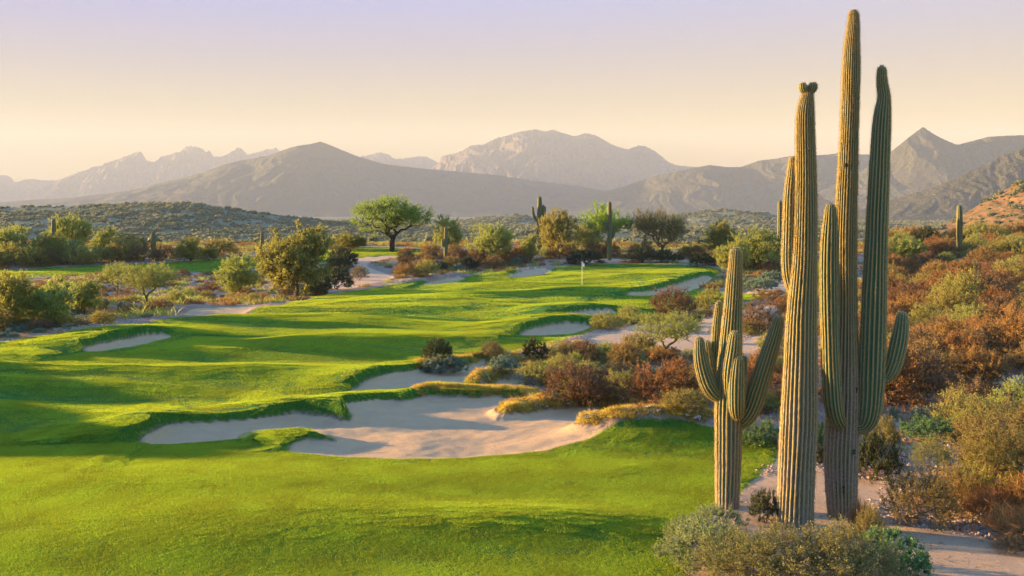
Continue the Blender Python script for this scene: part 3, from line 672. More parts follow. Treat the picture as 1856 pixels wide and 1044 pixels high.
def column(name, pts, d, mat, parent, ribs=21, depth=.20, seed=0, ring=.045, spr=7, cork=0.0, spines=True, spl=.032, spstep=.035, open_base=True):
    """pts: (px, py, width px, depth offset m) from foot to tip, as seen at distance d"""
    p = np.array([(a, b, c, e) for a, b, c, e in pts], float)
    for _ in range(2): p = smooth_poly(p, 1, False)
    P = np.stack([(p[:, 0] - CX) / F * d, d + p[:, 3], ZC - (p[:, 1] - HY) / F * d], -1); Rr = p[:, 2] / 2 / F * d
    seg = np.linalg.norm(np.diff(P, axis=0), axis=1); S = np.concatenate([[0], np.cumsum(seg)]); Lt = S[-1]
    rt = Rr[-1]; dome = min(rt * 1.15, Lt * .3)
    s = np.concatenate([np.arange(0, Lt - dome, ring), Lt - dome * np.cos(np.linspace(0, math.pi / 2, 9))[0:]])
    s = np.concatenate([np.arange(0, Lt - dome - ring * .5, ring), (Lt - dome) + dome * np.sin(np.linspace(0, math.pi / 2 * .985, 10))])
    C = np.stack([np.interp(s, S, P[:, i]) for i in range(3)], -1); rr = np.interp(s, S, Rr)
    tt = np.clip((s - (Lt - dome)) / dome, 0, 1); rr = rr * np.sqrt(np.maximum(1 - tt ** 2, .0))
    rr = rr * (1 + .025 * noise(s * 2.1, s * 0 + seed, seed) + .012 * noise(s * 9, s * 0 + seed, seed + 1))
    k = 5; Cp = np.pad(C, ((k, k), (0, 0)), mode='edge'); 
    T = nrm(np.gradient(C, axis=0)); T = nrm(np.stack([np.convolve(np.pad(T[:, i], 2, mode='edge'), np.ones(5) / 5, 'valid') for i in range(3)], -1))
    A = np.zeros_like(T); A[0] = nrm(np.cross(T[0], [0, 1., 0]) if abs(T[0, 1]) < .8 else np.cross(T[0], [1., 0, 0]))
    for i in range(1, len(T)): a = A[i - 1] - T[i] * A[i - 1].dot(T[i]); A[i] = a / np.linalg.norm(a)
    B = np.cross(T, A); nt = ribs * spr; th = np.arange(nt) / nt * 2 * math.pi
    w = .16 * noise(s[:, None] * .8 + 0 * th, np.cos(th)[None] * 1.2 + np.sin(th)[None] * .7 + seed, seed + 4) + .02 * noise(s[:, None] * 4, th[None] * 3, seed + 5)
    TH = th[None] + w / 3
    cr = np.abs(np.cos(ribs * th / 2))[None] * np.ones_like(TH)
    ri_ = np.round(th / (2 * math.pi / ribs))[None]
    rv = 1 + .45 * noise(s[:, None] * .45 + ri_ * 7.3, ri_ * 3.1 + seed + 0 * s[:, None], seed + 7)
    dp = depth * rv * (1 - .35 * np.clip(cork * (1 - s / (Lt * .35)), 0, 1))[:, None]
    prof = 1 - dp * (1 - cr ** .85) + .02 * noise(s[:, None] * 14, th[None] * ribs / 2, seed + 6) * dp / .13
    rad = rr[:, None] * prof
    V = C[:, None] + (A[:, None] * np.cos(TH)[..., None] + B[:, None] * np.sin(TH)[..., None]) * rad[..., None]
    nr = len(s); V = V.reshape(-1, 3); tipi = len(V); V = np.vstack([V, C[-1] + T[-1] * .002])
    j = np.arange(nt); cap = np.stack([np.full(nt, tipi), (nr - 1) * nt + j, (nr - 1) * nt + (j + 1) % nt], -1)
    ck = np.repeat(np.clip(cork * (1.25 - s / (Lt * .42)), 0, 1), nt); cz = cr.ravel()
    org = V[0] * 0
    if parent is not None: V = V - np.array(parent.location)
    me = mesh_np(name, V, [grid_faces(nr, nt, True), cap], mat, True, None, dict(crest=np.append(cz, 1), cork=np.append(ck, 0)))
    o = link(name, me, parent)
    if spines:
        rng = np.random.default_rng(seed + 99)
        rows = np.arange(0, Lt - .004, spstep); out = []; dirs = []
        ri = np.searchsorted(s, rows).clip(1, nr - 1); f = ((rows - s[ri - 1]) / (s[ri] - s[ri - 1] + 1e-9))[:, None, None]
        G = V[:-1].reshape(nr, nt, 3); Cc = C - (np.array(parent.location) if parent is not None else 0)
        ci = (np.arange(ribs) * spr)
        Q = G[ri - 1][:, ci] * (1 - f) + G[ri][:, ci] * f; O = nrm(Q - (Cc[ri - 1] * (1 - f[:, 0]) + Cc[ri] * f[:, 0])[:, None])
        tipup = np.clip((rows - (Lt - dome)) / dome, 0, 1)[:, None, None]; O = nrm(O * (1 - tipup) + T[ri][:, None] * tipup)
        Q = Q.reshape(-1, 3); O = O.reshape(-1, 3); keep = rng.uniform(0, 1, len(Q)) < (1 - .75 * np.repeat(np.clip(cork * (1.1 - rows / (Lt * .42)), 0, 1), ribs))
        Q = Q[keep]; O = O[keep]; m = 6; Q = np.repeat(Q, m, 0); O = np.repeat(O, m, 0)
        dd = nrm(O + rng.normal(size=O.shape) * .75); L = spl * rng.uniform(.5, 1.2, len(Q))
        Vs, Fs = quads(Q + dd * L[:, None] * .5, dd, L, np.full(len(Q), .0042), rng)
        ms = mesh_np('spines', Vs, [Fs], MAT['spine'], False, None, dict(tint=np.repeat(rng.uniform(0, 1, len(Q)), 4)))
        link('spines', ms, o)
    return o
MAT['scar'] = bark_mat('saguaro scar', (.03, .02, .012), (.10, .07, .045))
def scars(trunk, d, marks):
    th = np.linspace(0, 2 * math.pi, 14, endpoint=False)
    for px, py, w, h, y in marks:
        rows = []
        for k, (rr, dp) in enumerate(((1.25, .012), (1.0, -.008), (.72, .006), (.3, .022))):
            rows.append(np.stack([np.cos(th) * rr * w / 2 / F * d + .004 * np.sin(3 * th), np.full(14, dp), np.sin(th) * rr * h / 2 / F * d], -1))
        V = np.vstack(rows) + [(px - CX) / F * d, y, ZC - (py - HY) / F * d]
        V = V - np.array(trunk.parent.location); n = len(V); V = np.vstack([V, V[-14:].mean(0)])
        j = np.arange(14); link('scar', mesh_np('scar', V, [grid_faces(4, 14, True), np.stack([np.full(14, n), n - 14 + j, n - 14 + (j + 1) % 14], -1)], MAT['scar']), trunk)
def saguaro(name, d, foot, label, group=None):
    r = bpy.data.objects.new(name, None); col.objects.link(r); r.empty_display_size = .3
    r.location = ((foot[0] - CX) / F * d, d, ZC - (foot[1] - HY) / F * d); return tag(r, label, 'saguaro', group)

# the small many-armed saguaro
d = 18.2; r = saguaro('saguaro', d, (1318, 925), 'short many-armed green saguaro standing left of the tall ones at the turf edge')
column('trunk', [(1318,950,42,0),(1318,900,43,0),(1320,820,48,0),(1321,740,51,0),(1322,670,46,0),(1326,600,37,0),(1330,530,31,0),(1333,480,25,0),(1334,448,19,0)], d, MAT['sag_arm'], r, 20, seed=1, cork=.75)
A = MAT['sag_arm']
column('arm', [(1312,722,14,0),(1298,716,28,-.02),(1283,698,31,-.06),(1273,670,29,-.08),(1267,640,24,-.08),(1266,609,15,-.08)], d, A, r, 15, seed=2)
column('arm', [(1312,716,10,.1),(1300,700,18,.14),(1293,675,19,.18),(1288,650,17,.2),(1285,619,12,.2)], d, A, r, 12, seed=3)
column('arm', [(1316,700,12,.16),(1306,680,17,.22),(1302,640,18,.25),(1303,600,17,.25),(1308,548,11,.24)], d, A, r, 12, seed=4)
column('arm', [(1322,720,14,-.15),(1316,700,24,-.28),(1317,665,29,-.32),(1322,630,26,-.32),(1325,596,17,-.32)], d, A, r, 14, seed=5)
column('arm', [(1334,752,12,-.2),(1327,742,26,-.36),(1325,710,30,-.42),(1326,675,28,-.42),(1329,638,18,-.42)], d, A, r, 15, seed=6)
column('arm', [(1338,715,10,.1),(1346,702,17,.2),(1351,680,19,.25),(1353,646,13,.25)], d, A, r, 12, seed=7)
column('arm', [(1330,768,14,.0),(1344,764,30,-.05),(1359,742,35,-.08),(1372,700,36,-.08),(1390,645,32,-.08),(1403,605,26,-.08),(1411,571,17,-.08)], d, A, r, 17, seed=8)
# the tall column with two buds on top
d = 17.0; r = saguaro('saguaro', d, (1441, 958), 'tall brown saguaro column with two round buds on its tip, front left')
column('trunk', [(1440,990,66,0),(1441,940,66,0),(1443,880,65,0),(1446,800,66,0),(1449,740,65,0),(1451,670,60,0),(1452,600,56,0),(1455,530,50,0),(1459,460,43,0),(1461,368,40,0),(1460,276,36,0),(1459,215,34,0),(1461,190,29,0),(1464,172,21,0),(1464,158,18,0)], d, MAT['sag_trunk'], r, 25, seed=11, cork=.7)
column('arm', [(1448,545,14,.1),(1437,522,22,.12),(1432,480,25,.14),(1434,420,24,.14),(1436,350,23,.14),(1439,315,18,.14),(1441,283,12,.14)], d, MAT['sag_trunk'], r, 14, seed=12)
column('bud', [(1461,166,11,0),(1457,164,15,-.02),(1454,158,17,-.03),(1455,150,13,-.03)], d, A, r, 13, seed=13, ring=.012)
column('bud', [(1466,166,11,0),(1470,164,16,-.02),(1473,158,18,-.03),(1472,149,14,-.03)], d, A, r, 13, seed=14, ring=.012)
# the tallest saguaro with its arms
d = 17.7; r = saguaro('saguaro', d, (1524, 948), 'tallest saguaro with a grey corky foot and three raised green arms')
tt = column('trunk', [(1525,985,46,0),(1526,945,47,0),(1525,895,56,0),(1524,832,61,0),(1528,746,60,0),(1531,660,52,0),(1532,585,42,0),(1532,460,40,0),(1534,368,38,0),(1538,276,34,0),(1541,184,32,0),(1543,115,32,0),(1544,76,27,0),(1547,48,22,0),(1547,17,17,0)], d, MAT['sag_trunk'], r, 25, seed=21, cork=1.0)
column('arm', [(1524,768,18,-.15),(1509,758,28,-.28),(1499,732,33,-.34),(1495,680,33,-.36),(1492,600,31,-.36),(1491,520,33,-.36),(1491,450,32,-.36),(1493,405,26,-.36),(1494,369,18,-.36)], d, A, r, 16, seed=22)
scars(tt, d, [(1543,702,5,9,d-.245),(1536,668,4,6,d-.245),(1520,880,5,12,d-.265),(1538,812,4,8,d-.29),(1528,300,4,6,d-.16)])
ra = column('arm', [(1548,775,20,-.1),(1563,772,28,-.12),(1572,745,42,-.14),(1575,680,47,-.14),(1578,590,45,-.14),(1582,460,40,-.14),(1586,368,37,-.14),(1590,276,35,-.14),(1594,205,31,-.14),(1598,178,22,-.14),(1593,152,20,-.14),(1593,121,15,-.14)], d, A, r, 18, seed=23)
column('arm', [(1590,690,12,-.1),(1603,686,20,-.1),(1614,665,29,-.1),(1622,635,31,-.1),(1629,600,28,-.1),(1632,563,18,-.1)], d, A, r, 14, seed=24)

FAR = dict(ribs=12, ring=.25, spr=4, spines=False)
def far_sag(px, foot, top, w, label, arms=(), d=None, group=None):
    if d is None: x, d = hit(px, foot)
    r = saguaro('saguaro', d, (px, foot), label, group); h = foot - top; w = w * 1.25
    m = MAT['sag_far']
    column('trunk', [(px, foot + 3, w * .8, 0), (px, foot - h * .3, w, 0), (px + .3, foot - h * .7, w * .95, 0), (px, top + w * .4, w * .8, 0), (px, top, w * .6, 0)], d, m, r, **FAR)
    for pts in arms: column('arm', [(a, b, c, 0) for a, b, c in pts], d, m, r, **FAR)
far_sag(978, 458, 356, 8, 'candelabra saguaro with three raised arms left of the gold tree', [[(978,402,4),(972,400,5),(967,390,5),(965,374,4)],[(978,396,4),(983,394,5),(985,385,5),(985,371,4)],[(979,400,4),(985,399,4),(988,390,4),(988,374,3)]])
far_sag(1105, 472, 365, 7, 'thin saguaro with two short arms in front of the fan-branched tree', [[(1105,418,4),(1099,418,6),(1097,410,6),(1096,402,4)],[(1105,432,4),(1111,430,6),(1113,418,6),(1113,408,4)]])
far_sag(1414, 470, 363, 9, 'single-stem saguaro rising just left of the tall brown column', d=110)
far_sag(1739, 444, 371, 9, 'leaning lone saguaro on the brush slope at the far right', d=105)
far_sag(808, 478, 411, 6, 'small saguaro with two stub arms right of the big mesquite', [[(808,448,3),(803,447,5),(802,440,5),(802,432,3)],[(808,444,3),(813,442,4),(814,436,4),(814,430,3)]])
far_sag(278, 478, 418, 8, 'straight armless saguaro above the left fairway beside a shorter one', d=118)
far_sag(290, 474, 450, 6, 'stubby young saguaro close to a taller armless one', d=118)
far_sag(391, 468, 427, 6, 'thin saguaro between the two round bushes in the left distance', d=150)
far_sag(475, 462, 419, 6, 'thin saguaro peeking over the big olive tree on the left', d=140)
far_sag(134, 484, 434, 8, 'dark saguaro in front of the pale green trees at the left', d=112)
far_sag(97, 470, 396, 7, 'saguaro rising out of the pale green tree at the far left', d=118)
far_sag(219, 567, 546, 9, 'tiny barrel-shaped young saguaro on the gravel left of the fairway')
far_sag(1169, 470, 425, 5, 'short saguaro hidden in front of the bare brown tree')
far_sag(757, 462, 443, 3, 'very small distant saguaro right of the mesquite trunk', d=150)
# ------------------------------------------------------------------ trees (foot pixel, width, height)
at('mesquite', 711, 456, 143, 98, 'broad round mesquite tree with dark spreading limbs beside the upper green', rot=.6)
at('olive_tree', 537, 541, 142, 130, 'large olive upright-branched tree at the edge of the left fairway')
at('green_tree', 434, 533, 84, 72, 'soft green low tree left of the large olive one')
at('airy_tree', 270, 557, 118, 88, 'lime green loose tree on a forked dark trunk by the left wash')
at('airy_tree', 212, 537, 62, 60, 'small wispy tree touching the left side of the lime green tree')
at('olive_tree', 20, 594, 90, 98, 'dusky olive bushy tree at the left edge of the picture')
at('olive_tree', 98, 590, 92, 88, 'olive bushy tree second from the left edge')
at('olive_tree', 152, 572, 66, 66, 'brownish bushy tree third from the left edge')
at('gold_tree', 345, 474, 62, 44, 'rounded gold tinted bushy tree beyond the left fairway')
at('olive_tree', 380, 473, 34, 24, 'low dark bushy tree right of the rounded gold one')
at('olive_tree', 632, 454, 62, 34, 'dark bushy tree left of the broad mesquite')
at('green_tree', 600, 452, 34, 22, 'small green tree between the olive tree and the mesquite')
at('green_tree', 886, 478, 84, 70, 'rounded green tree right of the small two-armed saguaro')
at('gold_tree', 808, 474, 58, 66, 'golden brown tree behind the small two-armed saguaro', d=132)
at('gold_tree', 1014, 468, 84, 84, 'gold green tree beside the candelabra saguaro')
at('fan_tree', 1098, 468, 98, 98, 'fan-branched green tree behind the thin two-armed saguaro', d=126)
at('bare_tree', 1192, 470, 108, 94, 'half bare brown tree with dark twigs behind the green')
at('gold_tree', 1312, 478, 76, 78, 'gold green tree behind the right end of the green')
at('green_tree', 1368, 490, 96, 76, 'green tree right of the gold one behind the green')
at('olive_tree', 1330, 496, 70, 60, 'olive low tree between the gold tree and the green tree')
at('green_tree', 122, 474, 82, 76, 'pale green tall tree around the saguaro at the far left', d=124)
at('green_tree', 28, 490, 74, 62, 'green tree at the left edge above the far fairway', d=114)
at('olive_tree', 90, 486, 70, 50, 'dark olive tree left of the dark saguaro', d=113)
at('green_tree', 192, 484, 58, 56, 'pale green tree right of the dark saguaro', d=116)
at('gold_tree', 236, 480, 60, 42, 'low yellowish tree left of the straight armless saguaro', d=120)
at('gold_tree', 4, 484, 44, 50, 'yellowish tree cut by the left edge above the far fairway', d=116)
at('olive_tree', 1640, 450, 72, 52, 'green tree on the skyline just right of the tall saguaros', d=112)
at('olive_tree', 1490, 492, 70, 60, 'olive tree seen between the tall saguaro columns', d=80)
at('airy_tree', 1213, 652, 142, 96, 'airy green palo verde with visible limbs left of the small saguaro', rot=1.0)
at('olive_tree', 1255, 470, 50, 26, 'dark low tree right of the bare brown tree')
at('gold_tree', 962, 474, 44, 50, 'brownish tree behind the candelabra saguaro')
at('gold_tree', 1070, 470, 60, 56, 'small gold tree left of the fan-branched tree', d=134)
at('feathery_tree', 1862, 925, 260, 215, 'big feathery golden olive palo verde at the lower right edge', rot=2.2)
# ------------------------------------------------------------------ named bushes
B = at
B('dark_bush', 612, 525, 56, 46, 'dark green bush standing on the pale sand right of the large olive tree')
B('brown_bush', 652, 508, 36, 28, 'small twiggy bush on the pale sand beside a dark green one')
B('dark_bush', 793, 656, 52, 46, 'dark brown spiky bush behind the blue green mound at the upper bunker')
B('blue_bush', 800, 676, 82, 36, 'wide blue green brittlebush mound on the upper bunker lip')
B('brown_bush', 893, 650, 44, 32, 'small reddish bush above the green one on the bunker edge')
B('blue_bush', 911, 674, 50, 32, 'green grey mound between the upper bunker and the golden grass')
B('dark_bush', 970, 650, 48, 38, 'dark bush at the fairway edge left of the brown thicket')
B('olive_bush', 1016, 648, 50, 34, 'small olive bush right of the dark one at the fairway edge')
B('brown_bush', 1058, 662, 64, 48, 'brown bush at the top of the thicket by the pale wash')
B('rust_bush', 1132, 672, 66, 56, 'deep red brown bush below the pale wash')
B('olive_bush', 1092, 650, 46, 34, 'grey olive bush beside the pale wash')
B('olive_bush', 975, 700, 76, 46, 'golden olive bush at the left end of the brown thicket')
B('brown_bush', 1045, 728, 128, 76, 'large brown bush in the middle of the thicket above the golden fingers')
B('rust_bush', 1075, 726, 92, 50, 'rust red bush low in the thicket above the golden fingers')
B('rust_bush', 1205, 738, 140, 92, 'large rust brown bush just left of the small saguaro')
B('olive_bush', 1128, 722, 84, 50, 'olive brown bush between the two large ones of the thicket')
B('gold_bush', 1012, 700, 60, 40, 'yellowish bush on top of the golden grass finger')
B('blue_bush', 1102, 724, 40, 20, 'small pale grey green mound at the foot of the thicket')
B('blue_bush', 1004, 724, 22, 14, 'tiny blue green tuft on the tip of the golden finger')
B('blue_bush', 1180, 690, 44, 22, 'pale blue green mound between the red brown bushes')
B('gold_bush', 1245, 742, 92, 36, 'pale dry grey bush beside the foot of the small saguaro arms')
B('brown_bush', 1222, 576, 88, 60, 'brown green bush in front of the sand right of the green')
B('gold_bush', 1160, 640, 60, 40, 'yellowish brown bush between the wash and the airy palo verde')
B('olive_bush', 1100, 598, 64, 34, 'dark green low bush behind the two small bunkers')
B('olive_bush', 1140, 588, 50, 38, 'brownish bush beside the golden bank left of the brown green one')
B('dark_bush', 1255, 586, 34, 20, 'small dark bush under the brown green one')
B('olive_bush', 1290, 566, 60, 44, 'olive brown bush left of the small saguaro top')
B('blue_bush', 1378, 528, 60, 26, 'pale blue green bush by the path behind the small saguaro')
B('blue_bush', 1352, 524, 24, 22, 'yellow green tuft left of the pale blue green bush')
B('blue_bush', 1400, 512, 50, 22, 'grey green mound behind the pale blue green bush')
B('rust_bush', 1392, 552, 60, 28, 'orange low bush where the path meets the turf tongue')
B('brown_bush', 1374, 606, 76, 62, 'reddish twiggy bush between the small saguaro and its tall neighbour')
B('olive_bush', 1400, 640, 60, 40, 'olive bush behind the long right arm of the small saguaro')
B('rust_bush', 1378, 700, 90, 66, 'rust bush behind the fork of the small saguaro')
B('dark_bush', 1165, 476, 86, 26, 'dark clipped bush in front of the bare brown tree')
B('dark_bush', 1210, 475, 60, 24, 'dark low bush below the right side of the bare tree')
B('dark_bush', 1273, 482, 44, 26, 'dark round bush at the right end of the pale sand behind the green')
B('dark_bush', 1060, 480, 66, 28, 'dark green bush behind the flag')
B('blue_bush', 1040, 478, 30, 14, 'green grey mound left of the dark bush behind the flag')
B('green_bush', 1378, 808, 74, 46, 'bright green leafy bush between the small saguaro and the tall column')
B('green_bush', 1492, 810, 40, 44, 'green leafy bush seen between the two tall columns', var=1)
B('dark_bush', 1588, 872, 84, 92, 'dark green bush right of the tallest saguaro foot')
B('dark_bush', 1482, 840, 40, 40, 'dark bush in the gap between the two tall trunks')
B('gold_bush', 1604, 820, 52, 66, 'pale dry golden bush above the dark green one')
B('green_bush', 1684, 798, 100, 46, 'dark blue green bush under the cream cholla')
B('cholla', 1674, 762, 54, 26, 'cream white cholla behind the dark blue green bush')
B('cholla', 1620, 760, 38, 26, 'small cream cholla left of the bigger one')
B('cholla', 1625, 548, 34, 22, 'yellowish cholla on the slope right of the green arm')
B('cholla', 1770, 648, 60, 50, 'golden cholla in the middle of the orange slope')
B('cholla', 1826, 648, 44, 44, 'golden cholla at the right side of the orange slope')
B('creosote_bush', 1668, 955, 128, 108, 'twiggy creosote bush on the sand bank right of the saguaros')
B('creosote_bush', 1735, 935, 110, 96, 'creosote bush behind the twiggy one on the sand bank')
B('creosote_bush', 1690, 856, 70, 66, 'thin creosote bush above the bend of the sandy path')
B('olive_bush', 1800, 900, 120, 90, 'olive bush under the feathery palo verde')
B('rust_bush', 1765, 700, 100, 60, 'orange brown bush at the gravel edge right of the saguaros')
B('olive_bush', 1840, 770, 120, 80, 'yellow green bush at the right edge above the path')
B('olive_bush', 1765, 800, 80, 60, 'olive bush right of the dark blue green one')
B('grass_clump', 1840, 985, 100, 66, 'bright orange grass clump in front of the feathery palo verde')
B('grass_clump', 1800, 950, 90, 56, 'orange red grass clump left of the brightest one')
B('grass_clump', 1862, 940, 90, 70, 'orange grass clump cut by the right edge')
B('brown_bush', 1835, 1004, 70, 34, 'small dark brown bush at the lower right edge')
B('grass_clump', 1745, 915, 60, 40, 'orange grass clump behind the twiggy creosote')
# foreground
B('creosote_bush', 1450, 1085, 280, 127, 'large olive creosote bush in front of the tall column', d=13.6)
B('creosote_bush', 1355, 1085, 215, 114, 'olive creosote bush in front of the small saguaro', d=13.8)
B('creosote_bush', 1535, 1080, 195, 124, 'creosote bush in front of the tallest saguaro foot', d=13.9)
B('sage_bush', 1282, 1022, 170, 84, 'rounded pale green bush at the turf corner left of the small saguaro', d=14.8)
B('sage_bush', 1238, 1005, 66, 44, 'small green bush at the left side of the rounded pale one', d=16.0)
B('sage_bush', 1300, 968, 100, 38, 'grey green bush around the foot of the small saguaro', d=16.8)
B('green_bush', 1618, 1080, 130, 84, 'bright green low bush at the bottom edge right of the creosotes', d=14.6)
B('dark_bush', 1390, 955, 62, 64, 'dark brown bush between the small saguaro and the tall column', d=17.2)
B('creosote_bush', 1578, 985, 50, 70, 'thin spindly creosote right of the tallest saguaro foot', d=16.2)
B('dead_branches', 1308, 968, 66, 46, 'bleached dead branches at the foot of the small saguaro', d=16.3)
B('grass_clump', 1560, 1010, 40, 56, 'thin pale grass clump beside the tallest saguaro foot', d=16.6)
# ------------------------------------------------------------------ brush that fills the slope and the washes
taken = []
def scatter(poly, n, kinds, wr, hr, zone, group, seed, mind=.6, tries=40, cond=None):
    rng = np.random.default_rng(seed); poly = np.array(poly, float); lo = poly.min(0); hi = poly.max(0); k = 0
    ks = [a for a, b, c in kinds]; pr = np.array([b for a, b, c in kinds], float); pr /= pr.sum()
    for _ in range(n * tries):
        if k >= n: break
        px = rng.uniform(lo[0], hi[0]); py = rng.uniform(lo[1], hi[1])
        if sdf(poly, np.array([px]), np.array([py]), 9)[0] <= 0: continue
        x, d = hit(px, py); s, w, r_, t = zones(np.array([x]), np.array([d]))
        if t[0] > -.5 or s[0] > -.4 or w[0] > .0: continue
        i = rng.choice(len(ks), p=pr); W = rng.uniform(*wr) * (.55 if ks[i] in ('blue_bush', 'cholla', 'grass_clump') else 1)
        if any((x - a) ** 2 + (d - b) ** 2 < (mind * (W + c) / 2) ** 2 for a, b, c in taken): continue
        H = W * rng.uniform(*hr); taken.append((x, d, W)); k += 1
        put(ks[i], x, d, W, H, kinds[i][2] + ' ' + zone, group)
SL = 'on the orange slope right of the tall saguaros'
slope = [('rust_bush', 7, 'rust orange bush in the brush'), ('brown_bush', 4, 'dark brown bush in the brush'), ('olive_bush', .7, 'olive bush in the brush'), ('gold_bush', 2, 'pale gold bush in the brush'), ('grass_clump', 3, 'orange grass clump in the brush')]
scatter([(1560,640),(1600,500),(1600,446),(1700,440),(2000,436),(2050,700),(1856,700),(1760,720),(1640,735),(1560,740)], 230, slope, (1.5, 3.1), (.5, .75), SL, 'brush on the orange slope', 5, .5)
scatter([(1590,470),(1590,436),(1860,420),(2000,425),(2000,470)], 60, [('gold_bush', 3, 'gold tinted bush along the skyline'), ('olive_bush', 1.5, 'olive bush along the skyline'), ('rust_bush', 4, 'rust bush along the skyline'), ('dark_bush', 1, 'dark bush along the skyline')], (2.2, 4.2), (.5, .7), 'of the slope right of the tall saguaros', 'skyline brush', 6, .5)
scatter([(1640,840),(1700,800),(1760,730),(2000,715),(2000,960),(1760,960),(1700,880)], 16, slope, (.9, 1.7), (.5, .8), 'beside the feathery palo verde at the lower right', 'brush at the lower right', 8, .6)
scatter([(960,735),(1000,640),(1100,640),(1290,660),(1420,640),(1430,760),(1290,740),(1160,735)], 52, [('rust_bush', 4, 'rust brown bush in the thicket'), ('brown_bush', 3, 'brown bush in the thicket'), ('olive_bush', 2, 'olive bush in the thicket'), ('gold_bush', 2, 'golden bush in the thicket'), ('blue_bush', 2, 'grey green mound in the thicket')], (.8, 1.6), (.4, .65), 'left of the small saguaro', 'thicket left of the small saguaro', 9, .55)
scatter([(1150,600),(1290,545),(1430,500),(1440,640),(1290,660),(1180,650)], 22, [('rust_bush', 3, 'rust low bush'), ('brown_bush', 3, 'brown low bush'), ('olive_bush', 2, 'olive low bush'), ('blue_bush', 3, 'blue green low mound')], (.8, 1.6), (.4, .7), 'by the pale path behind the small saguaro', 'bushes by the path', 10, .8)
scatter([(-80,600),(-80,500),(180,500),(330,500),(400,496),(520,486),(560,480),(590,530),(480,548),(320,562),(200,590),(60,612)], 74, [('rust_bush', 1, 'rust brown bush'), ('brown_bush', 4, 'dark brown bush'), ('olive_bush', 2, 'olive bush'), ('blue_bush', 5, 'blue green mound'), ('gold_bush', 2, 'yellowish bush'), ('cholla', 1, 'silvery cholla')], (.9, 1.9), (.4, .65), 'in the wash left of the fairway', 'brush in the left wash', 11, .6)
scatter([(-40,640),(-40,590),(90,588),(200,575),(190,596),(60,614),(0,622)], 26, [('blue_bush', 5, 'low blue green mound'), ('gold_bush', 3, 'low straw coloured bush'), ('cholla', 1, 'low silvery cholla')], (1.0, 1.7), (.4, .6), 'along the left fairway edge', 'low mounds along the fairway edge', 12, .5)
scatter([(700,470),(760,462),(900,470),(1000,478),(1000,486),(905,494),(850,500),(760,512),(715,500)], 36, [('rust_bush', 5, 'rust orange bush'), ('brown_bush', 3, 'brown bush'), ('blue_bush', 4, 'blue green mound'), ('dark_bush', 2, 'dark green bush'), ('gold_bush', 1, 'golden bush')], (1.6, 3.0), (.5, .75), 'between the mesquite and the green', 'brush beyond the fairway', 13, .6)
scatter([(560,540),(600,500),(620,478),(680,486),(620,520),(600,538)], 8, [('dark_bush', 3, 'dark bush'), ('brown_bush', 2, 'brown bush')], (2.0, 3.4), (.6, .8), 'on the pale sand right of the large olive tree', 'bushes on the pale sand', 14, .7)
scatter([(830,470),(1000,464),(1300,464),(1420,470),(1420,500),(1320,486),(1250,474),(1040,470),(860,476)], 26, [('rust_bush', 5, 'rust orange bush'), ('brown_bush', 3, 'brown bush'), ('olive_bush', 3, 'olive bush')], (2.2, 4.0), (.5, .75), 'in the row behind the green', 'brush behind the green', 15, .5)
scatter([(-60,492),(-60,476),(300,468),(420,462),(420,466),(270,476),(60,486)], 24, [('gold_bush', 2, 'golden bush'), ('brown_bush', 2, 'brown bush'), ('olive_bush', 4, 'olive bush')], (2.4, 4.4), (.5, .75), 'behind the far left fairway', 'brush behind the far fairway', 16, .5)

# ------------------------------------------------------------------ flagstick
def flagstick():
    x, d = hit(1055, 517); z = gz(x, d)
    t = NT('flag pole paint'); mp = t.done(t.princ((.78, .72, .45), .4, None, .4)); t = NT('flag cloth'); mf = t.done(t.princ((.82, .80, .78), .7)); t = NT('hole'); mh = t.done(t.princ((.05, .05, .04), .9))
    r = bpy.data.objects.new('golf_flag', None); col.objects.link(r); r.location = (x, d, z); tag(r, 'thin white flagstick with a small flag standing in the hole of the green', 'golf flag')
    H = 42 * d / F
    V, Fc = tubes(np.array([[0, 0, -.1]]), np.array([[0, 0, H]]), np.array([.022]), np.array([.015]), 8); link('pole', mesh_np('pole', V, [Fc], mp), r)
    u = np.linspace(0, 1, 9); v = np.linspace(0, 1, 4); U, W = np.meshgrid(u, v); n = U.size
    X = .03 + U * .20; Y = .04 * np.sin(U * 7) ; Z = H - .02 - W * .30 - U * .16
    front = np.stack([X, Y - .003, Z], -1).reshape(-1, 3); back = np.stack([X, Y + .003, Z], -1).reshape(-1, 3)
    f = grid_faces(4, 9); link('flag', mesh_np('flag', np.vstack([front, back]), [f, f[:, ::-1] + n], mf), r)
    th = np.arange(20) / 20 * 2 * math.pi; ring = np.stack([np.cos(th) * .054, np.sin(th) * .054, th * 0 + .012], -1); low = ring.copy(); low[:, 2] -= .1
    link('hole_rim', mesh_np('rim', np.vstack([ring, low]), [grid_faces(2, 20, True)], mh), r)
flagstick()

